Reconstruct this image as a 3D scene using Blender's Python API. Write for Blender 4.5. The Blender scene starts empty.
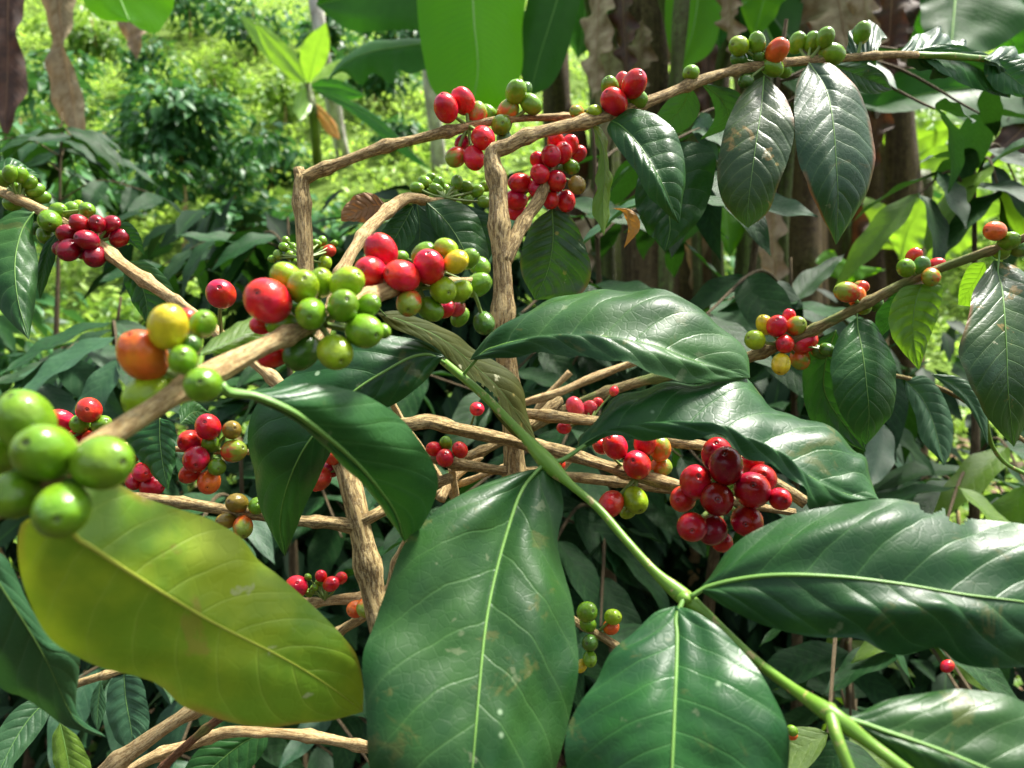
import bpy, math, random
import numpy as np
from mathutils import Vector, Matrix
random.seed(7); rng = np.random.default_rng(7)
S = bpy.context.scene; COL = S.collection
F = 773.0; CAMZ = 1.35; PITCH = math.radians(-6.0)
CP, SP = math.cos(PITCH), math.sin(PITCH)
CAM = np.array([0, 0, CAMZ])
def P(px, py, d):                       # a direction seen from where the photographer stood, at distance d
    x = (px-512)/F*d; u = (384-py)/F*d
    return np.array([x, d*CP-u*SP, CAMZ+d*SP+u*CP])
def terr(x, y):
    x = np.asarray(x, float); y = np.asarray(y, float)
    t = np.maximum(y-4.0-0.25*np.sin(x*.7), 0)
    h = .56*t*t/(t+1.2)
    return h + .10*np.sin(x*1.3+y*.8)*np.clip(t, 0, 1) + .05*np.sin(x*3.1-y*2.3) + .22*np.sin(x*.45+1.2)*np.clip(t/3, 0, 1)
def hit(px, py):
    for k in range(4000):
        d = .8+k*.01
        p = P(px, py, d)
        if p[2] <= terr(p[0], p[1]): return p, d
    return P(px, py, 40), 40
# ------------------------------------------------------------------ materials
def lin(c): return tuple((v/255/12.92 if v/255 < .04045 else ((v/255+.055)/1.055)**2.4) for v in c)+(1,)
class NT:
    def __init__(s, name):
        s.m = bpy.data.materials.new(name); s.m.use_nodes = True; s.t = s.m.node_tree
        s.t.nodes.clear(); s.out = s.t.nodes.new('ShaderNodeOutputMaterial')
    def n(s, t, **k):
        nd = s.t.nodes.new(t)
        for a, b in k.items(): setattr(nd, a, b)
        return nd
    def put(s, sock, v):
        if v is None: return
        if isinstance(v, bpy.types.NodeSocket): s.t.links.new(v, sock)
        else: sock.default_value = v
    def math(s, op, a, b=None, c=None, clamp=False):
        nd = s.n('ShaderNodeMath', operation=op, use_clamp=clamp)
        for i, v in enumerate((a, b, c)):
            if v is not None: s.put(nd.inputs[i], v)
        return nd.outputs[0]
    def mix(s, f, a, b, mode='MIX'):
        nd = s.n('ShaderNodeMix', data_type='RGBA', blend_type=mode)
        s.put(nd.inputs[0], f); s.put(nd.inputs[6], a); s.put(nd.inputs[7], b); return nd.outputs[2]
    def noise(s, vec, scale, detail=3, rough=.55, dist=0):
        nd = s.n('ShaderNodeTexNoise'); s.put(nd.inputs['Vector'], vec)
        nd.inputs['Scale'].default_value = scale; nd.inputs['Detail'].default_value = detail
        nd.inputs['Roughness'].default_value = rough; nd.inputs['Distortion'].default_value = dist
        return nd.outputs[0]
    def ss(s, v, a, b, to0=0., to1=1.):
        nd = s.n('ShaderNodeMapRange', interpolation_type='SMOOTHSTEP')
        s.put(nd.inputs[0], v); nd.inputs[1].default_value = a; nd.inputs[2].default_value = b
        nd.inputs[3].default_value = to0; nd.inputs[4].default_value = to1; return nd.outputs[0]
    def lin_(s, v, a, b, to0=0., to1=1.):
        nd = s.n('ShaderNodeMapRange')
        s.put(nd.inputs[0], v); nd.inputs[1].default_value = a; nd.inputs[2].default_value = b
        nd.inputs[3].default_value = to0; nd.inputs[4].default_value = to1; return nd.outputs[0]
    def bump(s, h, strength, dist, nrm=None):
        nd = s.n('ShaderNodeBump'); nd.inputs['Strength'].default_value = strength
        nd.inputs['Distance'].default_value = dist; s.put(nd.inputs['Height'], h); s.put(nd.inputs['Normal'], nrm)
        return nd.outputs[0]
    def scl(s, vec, sc):
        nd = s.n('ShaderNodeMapping'); s.put(nd.inputs[0], vec); nd.inputs[3].default_value = sc; return nd.outputs[0]
    def princ(s, col, rough, nrm=None, spec=.5, coat=0, coatr=.1, sss=0):
        nd = s.n('ShaderNodeBsdfPrincipled'); s.put(nd.inputs['Base Color'], col); s.put(nd.inputs['Roughness'], rough)
        s.put(nd.inputs['Normal'], nrm); s.put(nd.inputs['Specular IOR Level'], spec)
        nd.inputs['Coat Weight'].default_value = coat; nd.inputs['Coat Roughness'].default_value = coatr
        return nd.outputs[0]
    def surf(s, sh): s.t.links.new(sh, s.out.inputs[0]); return s.m
    def mixsh(s, f, a, b):
        nd = s.n('ShaderNodeMixShader'); s.put(nd.inputs[0], f); s.put(nd.inputs[1], a); s.put(nd.inputs[2], b); return nd.outputs[0]

VK, VK3 = .17, .05
def leafmat(name, base, alt, vein, rough=.3, trans=.18, tcol=None, N=9, k=1., veinmix=.45, bump=.5, spots=.5, spotcol=(.35,.27,.08,1),
            spec=.5, fine=160, edge=None, damage=0, rvar=.12, sheen=0.):
    t = NT(name); uv = t.n('ShaderNodeUVMap'); sep = t.n('ShaderNodeSeparateXYZ'); t.put(sep.inputs[0], uv.outputs[0])
    tc = t.n('ShaderNodeTexCoord').outputs['Object']; inf = t.n('ShaderNodeObjectInfo')
    u = sep.outputs[0]; sg = t.math('SUBTRACT', t.math('MULTIPLY', sep.outputs[1], 2), 1); v = t.math('ABSOLUTE', sg)
    off = t.n('ShaderNodeVectorMath', operation='ADD'); t.put(off.inputs[0], tc)
    rr = t.n('ShaderNodeCombineXYZ'); t.put(rr.inputs[0], t.math('MULTIPLY', inf.outputs['Random'], 9.)); t.put(off.inputs[1], rr.outputs[0])
    co = off.outputs[0]
    wob = t.math('MULTIPLY', t.math('SUBTRACT', t.noise(co, 60, 2), .5), .25)
    v3 = t.math('POWER', v, 3)
    s = t.math('MULTIPLY', t.math('SUBTRACT', t.math('SUBTRACT', u, t.math('MULTIPLY', v, VK*k)), t.math('MULTIPLY', v3, VK3*k)), float(N))
    s = t.math('ADD', s, t.math('MULTIPLY', t.math('SIGN', sg), .18)); s = t.math('ADD', s, wob)
    fr = t.math('ABSOLUTE', t.math('SUBTRACT', t.math('FRACT', s), .5))       # .5 at the vein
    line = t.ss(fr, .455, .497); broad = t.ss(fr, .25, .5)
    line = t.math('MULTIPLY', line, t.lin_(v, .55, 1., 1., .25))
    n1 = t.noise(co, 28, 4); n2 = t.noise(co, fine*4, 3)
    vor = t.n('ShaderNodeTexVoronoi', feature='DISTANCE_TO_EDGE'); t.put(vor.inputs['Vector'], co); vor.inputs['Scale'].default_value = fine*1.6
    net = t.ss(vor.outputs[0], 0, .12, 1, 0)
    col = t.mix(t.ss(n1, .35, .68), base, alt)
    col = t.mix(t.math('MULTIPLY', broad, .08), col, vein)
    col = t.mix(t.ss(t.noise(co, 75, 5, .65), .5, .75, 0, .30), col, alt)
    col = t.mix(t.math('MULTIPLY', net, .10*veinmix), col, vein)
    col = t.mix(t.math('MULTIPLY', line, veinmix), col, vein)
    hs = t.n('ShaderNodeHueSaturation'); t.put(hs.inputs['Color'], col)
    t.put(hs.inputs['Value'], t.lin_(inf.outputs['Random'], 0, 1, .78, 1.22)); t.put(hs.inputs['Hue'], t.lin_(t.math('FRACT', t.math('MULTIPLY', inf.outputs['Random'], 7.3)), 0, 1, .488, .512))
    col = hs.outputs[0]
    if spots:
        sp = t.n('ShaderNodeTexVoronoi'); t.put(sp.inputs['Vector'], co); sp.inputs['Scale'].default_value = 75
        sc = t.n('ShaderNodeSeparateColor'); t.put(sc.inputs[0], sp.outputs['Color'])
        pick = t.math('GREATER_THAN', sc.outputs[0], 1-.16*spots)
        m = t.math('MULTIPLY', t.ss(sp.outputs['Distance'], .05, .13, 1, 0), pick)
        col = t.mix(t.math('MULTIPLY', m, .8), col, spotcol)
    if damage:
        dn = t.noise(co, 42, 5, .65, .6); m = t.ss(dn, .60, .66)
        col = t.mix(t.math('MULTIPLY', m, damage), col, (.30, .19, .05, 1))
        m2 = t.ss(t.noise(co, 55, 4, .6, .3), .66, .69)
        col = t.mix(t.math('MULTIPLY', m2, damage), col, (.5, .5, .32, 1))
    if edge:
        em = t.math('MULTIPLY', t.ss(v, .86, 1.0), t.ss(t.noise(co, 20, 3), .45, .62))
        col = t.mix(em, col, edge)
    h = t.math('ADD', t.math('MULTIPLY', broad, t.lin_(t.noise(co, 35, 2), .3, .7, -.35, -.02)), t.math('MULTIPLY', net, -.07))
    h = t.math('ADD', h, t.math('MULTIPLY', n1, .5)); h = t.math('ADD', h, t.math('MULTIPLY', n2, .06))
    h = t.math('ADD', h, t.math('MULTIPLY', line, -.25))
    nr = t.bump(h, bump, .0016)
    ro = t.math('ADD', rough-rvar/2, t.math('MULTIPLY', t.noise(co, 90, 4), rvar*1.6), clamp=True)
    pr = t.princ(col, ro, nr, spec)
    if sheen:
        nd = pr.node; nd.inputs['Coat Weight'].default_value = sheen; nd.inputs['Coat Roughness'].default_value = .18
    if trans:
        tr = t.n('ShaderNodeBsdfTranslucent'); tc2 = t.mix(t.math('MULTIPLY', line, .5), tcol or base, base) ; t.put(tr.inputs[0], tc2); t.put(tr.inputs[1], nr)
        sh = t.mixsh(trans, pr, tr.outputs[0])
    else: sh = pr
    return t.surf(sh)
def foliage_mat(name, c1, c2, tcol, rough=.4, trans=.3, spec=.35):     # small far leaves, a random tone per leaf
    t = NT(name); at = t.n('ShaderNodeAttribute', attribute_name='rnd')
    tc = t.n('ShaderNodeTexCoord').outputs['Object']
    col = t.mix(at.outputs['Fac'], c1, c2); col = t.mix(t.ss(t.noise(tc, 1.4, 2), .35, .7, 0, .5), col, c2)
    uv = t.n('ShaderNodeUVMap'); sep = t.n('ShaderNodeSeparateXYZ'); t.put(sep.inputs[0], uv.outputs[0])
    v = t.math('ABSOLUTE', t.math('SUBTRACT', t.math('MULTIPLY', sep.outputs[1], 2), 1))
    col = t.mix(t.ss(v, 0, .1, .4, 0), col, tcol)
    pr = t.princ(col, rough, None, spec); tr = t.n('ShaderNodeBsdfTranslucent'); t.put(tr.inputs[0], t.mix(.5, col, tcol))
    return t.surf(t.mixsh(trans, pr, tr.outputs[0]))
def barkmat(name, c1, c2, c3, su=15, sv=2.2, bump=.8, rough=.75, green=None):
    t = NT(name); uv = t.n('ShaderNodeUVMap').outputs[0]; tc = t.n('ShaderNodeTexCoord').outputs['Object']
    vm = t.n('ShaderNodeVectorMath', operation='ADD'); t.put(vm.inputs[0], t.scl(uv, (su, sv, 1)))
    no = t.n('ShaderNodeTexNoise'); t.put(no.inputs['Vector'], tc); no.inputs['Scale'].default_value = 60; sv_ = t.n('ShaderNodeVectorMath', operation='SCALE'); t.put(sv_.inputs[0], no.outputs[1]); sv_.inputs[3].default_value = 1.1; t.put(vm.inputs[1], sv_.outputs[0])
    f = t.noise(vm.outputs[0], 1.5, 7, .72); g = t.noise(t.scl(uv, (su*2.6, sv*.9, 1)), 3, 5, .7)
    col = t.mix(t.ss(f, .38, .62), c2, c1); col = t.mix(t.ss(g, .5, .72, 0, .75), col, c3)
    col = t.mix(t.ss(t.noise(tc, 45, 3), .5, .75, 0, .6), col, c2)
    col = t.mix(t.ss(t.math('ABSOLUTE', t.math('SUBTRACT', f, .46)), 0, .028, .85, 0), col, (.075, .04, .015, 1))
    fn = t.noise(tc, 700, 3, .7); col = t.mix(t.ss(fn, .5, .75, 0, .45), col, c3); col = t.mix(t.ss(fn, .3, .5, .4, 0), col, c2)
    col = t.mix(t.ss(t.noise(tc, 75, 5, .7), .6, .68, 0, .25), col, (.34, .34, .22, 1))
    if green: col = t.mix(t.ss(t.noise(tc, 30, 2), .45, .6, 0, .8), col, green)
    h = t.math('ADD', t.math('ADD', f, t.math('ADD', t.math('MULTIPLY', g, .5), t.math('MULTIPLY', fn, .25))), t.ss(t.math('ABSOLUTE', t.math('SUBTRACT', f, .46)), 0, .04, -.6, 0))
    return t.surf(t.princ(col, rough, t.bump(h, bump, .003), .25))
def stemmat():
    t = NT('green_stem'); uv = t.n('ShaderNodeUVMap').outputs[0]; tc = t.n('ShaderNodeTexCoord').outputs['Object']
    f = t.noise(t.scl(uv, (6, .7, 1)), 2, 3); col = t.mix(f, (.08, .20, .015, 1), (.16, .30, .03, 1))
    m = t.ss(t.noise(tc, 190, 4, .7), .56, .64, 0, .85); col = t.mix(m, col, (.40, .30, .12, 1))
    return t.surf(t.princ(col, .42, t.bump(f, .3, .0006), .4))
def cherrymat(name, turning=False):
    t = NT(name); inf = t.n('ShaderNodeObjectInfo'); tc = t.n('ShaderNodeTexCoord').outputs['Object']
    sep = t.n('ShaderNodeSeparateXYZ'); t.put(sep.inputs[0], tc)
    z = sep.outputs[2]
    r2 = t.math('SQRT', t.math('ADD', t.math('MULTIPLY', sep.outputs[0], sep.outputs[0]), t.math('MULTIPLY', sep.outputs[1], sep.outputs[1])))
    top = t.math('GREATER_THAN', z, 0)
    co = t.n('ShaderNodeVectorMath', operation='ADD'); t.put(co.inputs[0], tc)
    cb = t.n('ShaderNodeCombineXYZ'); t.put(cb.inputs[0], t.math('MULTIPLY', inf.outputs['Random'], 37.)); t.put(co.inputs[1], cb.outputs[0])
    co = co.outputs[0]
    base = inf.outputs['Color']
    n = t.noise(co, 1.1, 3)
    if turning:
        f = t.math('ADD', t.math('MULTIPLY', z, .22), n)
        col = t.mix(t.ss(f, .38, .72), base, (.22, .30, .03, 1))
    else:
        hs = t.n('ShaderNodeHueSaturation'); t.put(hs.inputs['Color'], base)
        t.put(hs.inputs['Value'], t.lin_(n, .3, .7, .72, 1.25)); t.put(hs.inputs['Hue'], t.lin_(t.noise(co, .8, 2), .3, .7, .487, .512)); col = hs.outputs[0]
        # blush near the stalk end
        col = t.mix(t.ss(t.math('ADD', t.math('MULTIPLY', z, -1.), t.math('MULTIPLY', n, .6)), .85, 1.5, 0, .35), col, (.35, .30, .05, 1))
    sp = t.ss(t.noise(co, 16, 2, .5), .69, .74, 0, .35); col = t.mix(sp, col, (.55, .40, .22, 1))
    scar = t.ss(t.noise(co, 2.8, 5, .72), .65, .70, 0, .5); col = t.mix(scar, col, (.10, .045, .02, 1))
    ring = t.math('MULTIPLY', t.ss(t.math('ABSOLUTE', t.math('SUBTRACT', r2, .155)), .0, .045, 1, 0), top)
    dot = t.math('MULTIPLY', t.ss(r2, .05, .085, 1, 0), top)
    col = t.mix(t.math('MULTIPLY', ring, .55), col, (.05, .02, .01, 1)); col = t.mix(t.math('MULTIPLY', dot, .9), col, (.035, .02, .012, 1))
    ro = t.math('ADD', .13, t.math('MULTIPLY', t.noise(co, 4, 4, .6), .20))
    h = t.math('ADD', t.math('MULTIPLY', t.noise(co, 2.3, 2), .7), t.math('MULTIPLY', t.noise(co, 22, 3), .07))
    return t.surf(t.princ(col, ro, t.bump(h, .35, .0016), .45))
M = {}
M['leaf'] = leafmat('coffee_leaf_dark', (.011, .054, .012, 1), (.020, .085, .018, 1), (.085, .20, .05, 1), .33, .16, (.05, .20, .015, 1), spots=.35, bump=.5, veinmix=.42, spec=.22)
M['leafN'] = leafmat('coffee_leaf_near', (.008, .046, .011, 1), (.022, .085, .016, 1), (.07, .18, .045, 1), .33, .07, (.05, .19, .015, 1), spots=.5, damage=.12, bump=.30, veinmix=.30, rvar=.22, spec=.24, spotcol=(.3, .42, .25, 1))
M['leafM'] = leafmat('coffee_leaf_painted_shade', (.006, .030, .007, 1), (.011, .050, .011, 1), (.05, .13, .03, 1), .45, .10, (.05, .18, .012, 1), spots=.3, bump=.5, veinmix=.4, spec=.15)  # coffee leaf copy darkened so the gaps behind read as shade
M['leafD'] = leafmat('coffee_leaf_spotted', (.014, .055, .012, 1), (.04, .085, .015, 1), (.13, .24, .05, 1), .33, .15, (.06, .2, .015, 1), spots=.9, damage=.7, bump=.45, spec=.4, edge=(.20, .09, .03, 1), N=11)
M['leafE'] = leafmat('coffee_leaf_redmargin', (.014, .050, .020, 1), (.024, .070, .026, 1), (.10, .2, .06, 1), .36, .12, (.05, .18, .015, 1), spots=.3, damage=.15, bump=.45, spec=.33, edge=(.24, .09, .035, 1), N=11)
M['leafG'] = leafmat('coffee_leaf_grey', (.018, .062, .024, 1), (.028, .085, .032, 1), (.08, .16, .07, 1), .42, .10, (.05, .18, .015, 1), spots=.1, bump=.35, spec=.3)
M['olive'] = leafmat('coffee_leaf_olive', (.024, .036, .004, 1), (.045, .05, .006, 1), (.08, .10, .015, 1), .6, .22, (.16, .14, .008, 1), spec=.2, spots=.4, damage=.55, bump=.4)
M['lime'] = leafmat('coffee_leaf_young', (.07, .16, .012, 1), (.10, .20, .015, 1), (.2, .32, .05, 1), .42, .40, (.22, .45, .015, 1), spots=.3)
M['yellow'] = leafmat('coffee_leaf_yellow', (.10, .19, .012, 1), (.26, .32, .018, 1), (.34, .44, .05, 1), .42, .20, (.30, .42, .012, 1), damage=.5, edge=(.28, .17, .03, 1), spots=.35, bump=.45, veinmix=.30, spotcol=(.6, .52, .2, 1), spec=.35, fine=110)
M['dead'] = leafmat('leaf_dead', (.13, .055, .022, 1), (.22, .11, .045, 1), (.28, .17, .08, 1), .7, .15, (.3, .12, .03, 1), spots=0, bump=.8)
M['orange'] = leafmat('leaf_orange', (.45, .15, .02, 1), (.40, .22, .04, 1), (.5, .3, .08, 1), .5, .3, (.6, .25, .02, 1), spots=.6)
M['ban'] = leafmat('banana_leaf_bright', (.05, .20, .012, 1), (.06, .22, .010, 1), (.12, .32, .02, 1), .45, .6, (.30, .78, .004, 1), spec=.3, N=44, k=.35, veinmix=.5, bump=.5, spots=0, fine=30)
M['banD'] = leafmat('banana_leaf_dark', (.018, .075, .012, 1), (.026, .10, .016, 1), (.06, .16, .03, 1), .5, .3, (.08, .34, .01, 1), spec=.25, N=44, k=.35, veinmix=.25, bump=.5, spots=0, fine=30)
M['banY'] = leafmat('banana_leaf_painted_sun', (.16, .30, .04, 1), (.22, .36, .06, 1), (.3, .45, .12, 1), .28, .40, (.35, .65, .03, 1), N=40, k=.35, veinmix=.25, bump=.5, spots=0, fine=30)  # paler banana leaf copy, sun glare put into its colour
M['banX'] = leafmat('banana_leaf_dry', (.18, .12, .06, 1), (.36, .28, .17, 1), (.42, .35, .22, 1), .75, .12, (.4, .25, .1, 1), N=36, k=.3, bump=1., spots=0, fine=30)
M['banR'] = leafmat('banana_leaf_rust', (.03, .014, .008, 1), (.085, .04, .02, 1), (.14, .08, .04, 1), .7, .08, (.3, .1, .03, 1), N=36, k=.3, bump=1., spots=0, fine=30)
M['bark'] = barkmat('coffee_bark', (.66, .49, .21, 1), (.34, .22, .08, 1), (.80, .68, .42, 1))
M['barkP'] = barkmat('coffee_bark_pale', (.62, .46, .21, 1), (.36, .22, .085, 1), (.74, .61, .36, 1), bump=.5)
M['barkR'] = barkmat('coffee_bark_reddish', (.36, .17, .08, 1), (.22, .09, .04, 1), (.4, .28, .12, 1), green=(.2, .25, .05, 1))
M['twig'] = barkmat('twig_painted_shade', (.16, .12, .06, 1), (.08, .055, .025, 1), (.22, .18, .1, 1))  # bark copy darkened, shade put into the colour
M['barkG'] = barkmat('twig_greenish', (.42, .33, .13, 1), (.28, .20, .07, 1), (.5, .42, .2, 1), green=(.16, .24, .05, 1))
M['barkW'] = barkmat('tree_bark_white', (.55, .52, .46, 1), (.32, .29, .24, 1), (.75, .73, .68, 1), su=3)
M['sheath'] = barkmat('banana_sheath', (.12, .085, .035, 1), (.03, .018, .008, 1), (.26, .20, .09, 1), su=9, sv=.25)
M['sheathG'] = barkmat('banana_sheath_green', (.10, .15, .03, 1), (.06, .07, .02, 1), (.2, .24, .07, 1), su=4, sv=.25, rough=.5)
M['stem'] = stemmat()
def plain(name, c, rough=.45):
    t = NT(name); tc = t.n('ShaderNodeTexCoord').outputs['Object']
    col = t.mix(t.noise(tc, 140, 3), tuple(v*.75 for v in c[:3])+(1,), tuple(v*1.2 for v in c[:3])+(1,))
    return t.surf(t.princ(col, rough, t.bump(t.noise(tc, 300, 3), .3, .0004), .4))
M['rib'] = plain('midrib_green', (.13, .27, .05)); M['ribY'] = plain('midrib_yellow', (.36, .42, .05)); M['ribD'] = plain('midrib_dull', (.10, .19, .045))
M['ribB'] = plain('midrib_banana', (.22, .45, .08)); M['ped'] = plain('pedicel_green', (.16, .24, .05)); M['ribX'] = plain('midrib_dead', (.25, .15, .07), .7)
M['cherry'] = cherrymat('cherry_skin'); M['cherryT'] = cherrymat('cherry_skin_turning', True)
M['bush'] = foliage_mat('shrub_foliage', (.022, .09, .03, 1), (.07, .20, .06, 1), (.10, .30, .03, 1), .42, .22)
M['bushK'] = foliage_mat('painted_shade_foliage', (.005, .020, .006, 1), (.010, .036, .011, 1), (.05, .16, .02, 1), .55, .12, .12)  # near-black leaves, shade of the gaps put into the colour
M['bushL'] = foliage_mat('shrub_foliage_light', (.06, .16, .02, 1), (.14, .27, .03, 1), (.30, .50, .05, 1), .45, .35)
M['grassY'] = foliage_mat('hill_growth', (.05, .17, .02, 1), (.42, .60, .10, 1), (.55, .80, .10, 1), .45, .45)
M['litter'] = foliage_mat('leaf_litter', (.05, .028, .014, 1), (.20, .12, .06, 1), (.3, .2, .1, 1), .75, .05)
# ------------------------------------------------------------------ geometry helpers
def cr(pts, n):
    """smooth curve through pts (k x dim), n samples at even arc length"""
    p = np.asarray(pts, float)
    if len(p) == 2: p = np.vstack([p[0], (p[0]+p[1])/2, p[1]])
    q = np.vstack([2*p[0]-p[1], p, 2*p[-1]-p[-2]]); out = []
    for i in range(1, len(q)-2):
        a, b, c, d = q[i-1], q[i], q[i+1], q[i+2]
        for t in np.linspace(0, 1, 16, endpoint=False):
            out.append(.5*((2*b)+(-a+c)*t+(2*a-5*b+4*c-d)*t*t+(-a+3*b-3*c+d)*t**3))
    out.append(p[-1]); out = np.array(out)
    L = np.r_[0, np.cumsum(np.linalg.norm(np.diff(out, axis=0), axis=1))]
    s = np.linspace(0, L[-1], n)
    return np.stack([np.interp(s, L, out[:, k]) for k in range(out.shape[1])], 1)
def mesh(name, verts, faces, mat, uv=None, smooth=True, rnd=None):
    me = bpy.data.meshes.new(name); me.from_pydata([tuple(v) for v in verts], [], [tuple(map(int, f)) for f in faces])
    me.materials.append(mat)
    if smooth: me.polygons.foreach_set('use_smooth', [True]*len(me.polygons))
    if uv is not None:
        ul = me.uv_layers.new(name='UVMap'); li = np.empty(len(me.loops), np.int32); me.loops.foreach_get('vertex_index', li)
        ul.data.foreach_set('uv', np.asarray(uv, np.float32)[li].ravel())
    if rnd is not None:
        a = me.attributes.new('rnd', 'FLOAT', 'POINT'); a.data.foreach_set('value', np.asarray(rnd, np.float32))
    me.update(); return me
def qmesh(name, V, Q, mat, uv, rnd):              # fast path for big quad soups
    me = bpy.data.meshes.new(name); me.vertices.add(len(V)); me.vertices.foreach_set('co', V.astype(np.float32).ravel())
    me.loops.add(Q.size); me.loops.foreach_set('vertex_index', Q.astype(np.int32).ravel())
    me.polygons.add(len(Q)); me.polygons.foreach_set('loop_start', np.arange(0, Q.size, 4, dtype=np.int32))
    me.polygons.foreach_set('use_smooth', np.ones(len(Q), bool))
    me.materials.append(mat); ul = me.uv_layers.new(name='UVMap')
    ul.data.foreach_set('uv', uv[Q.ravel()].astype(np.float32).ravel())
    a = me.attributes.new('rnd', 'FLOAT', 'POINT'); a.data.foreach_set('value', rnd.astype(np.float32))
    me.update(calc_edges=True); me.validate(); return me
def link(name, me, parent=None):
    o = bpy.data.objects.new(name, me); COL.objects.link(o)
    if parent is not None: o.parent = parent
    return o
def tag(o, label=None, cat=None, group=None, kind=None):
    if label: o['label'] = label
    if cat: o['category'] = cat
    if group: o['group'] = group
    if kind: o['kind'] = kind
    return o
def thing(name, loc, label, cat, group=None):
    o = link(name, None); o.location = [float(v) for v in loc]; o.empty_display_size = .02
    o['_o'] = [float(v) for v in loc]; return tag(o, label, cat, group)
ORG = {}
def org(T): return np.array(T['_o'])
def tube(name, path, rad, mat, T=None, nseg=14, n=None, knots=0, rough=.06, cap=True, step=None, origin=None):
    """path: list of xyz world points; rad: radius or list in metres"""
    path = np.asarray(path, float); ra = np.full(len(path), rad) if np.isscalar(rad) else np.asarray(rad, float)
    L = np.linalg.norm(np.diff(path, axis=0), axis=1).sum()
    n = n or int(max(8, min(160, L/(ra.mean()*.8))))
    c = cr(np.c_[path, ra], n); pts, rr = c[:, :3], c[:, 3].clip(1e-5)
    tan = np.gradient(pts, axis=0); tan /= np.linalg.norm(tan, axis=1)[:, None]+1e-12
    s = np.r_[0, np.cumsum(np.linalg.norm(np.diff(pts, axis=0), axis=1))]
    nx = np.cross(tan[0], [0.3, .2, .9]); nx /= np.linalg.norm(nx); V = []; UV = []
    rr2 = rr.copy()
    if knots:
        for kpos in np.arange(knots*.6, L, knots):
            rr2 *= 1+.32*np.exp(-((s-kpos)/(rr*1.1))**2)
    ph = rng.uniform(0, 6.28, 6)
    for i in range(n):
        nx = nx-tan[i]*np.dot(nx, tan[i]); nx /= np.linalg.norm(nx); ny = np.cross(tan[i], nx)
        for j in range(nseg+1):
            a = 2*math.pi*j/nseg; w = s[i]/max(rr.mean(), 1e-4)
            f = 1+rough*(math.sin(3*a+ph[0]+w*.21)*.6+math.sin(5*a+ph[1]-w*.13)*.4+math.sin(2*a+w*.47+ph[2])*.6+.7*math.sin(w*.33+ph[3])*math.sin(w*.11+ph[4]))
            V.append(pts[i]+(nx*math.cos(a)+ny*math.sin(a))*rr2[i]*f); UV.append((j/nseg, s[i]/(2*math.pi*max(rr.mean(), 1e-4))))
    m = nseg+1; Fc = [(i*m+j, i*m+j+1, (i+1)*m+j+1, (i+1)*m+j) for i in range(n-1) for j in range(nseg)]
    if cap:
        V += [pts[0], pts[-1]]; UV += [(.5, 0), (.5, 0)]; a0 = len(V)-2
        Fc += [(a0, j+1, j) for j in range(nseg)]+[(a0+1, (n-1)*m+j, (n-1)*m+j+1) for j in range(nseg)]
    o0 = org(T) if T is not None else (np.zeros(3) if origin is None else np.asarray(origin))
    me = mesh(name, np.array(V)-o0, Fc, mat, UV)
    return me
def pp(pts): return [P(*p) for p in pts]          # [(px,py,d)...]
def stem(T, pts, rpx, mat='bark', name='stem', knots=.035, rough=.08, parent=None, nseg=16):
    """rpx: radius in photo pixels (scalar or list)"""
    r = [rpx]*len(pts) if np.isscalar(rpx) else rpx
    ra = [a*p[2]/F for a, p in zip(r, pts)]
    return link(name, tube(name, pp(pts), ra, M[mat], T, knots=knots, rough=rough, nseg=nseg), parent or T)
def sfun(u, v, N, sgn, k=1.):
    return N*(u-VK*k*v-VK3*k*v**3)+.18*sgn
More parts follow.
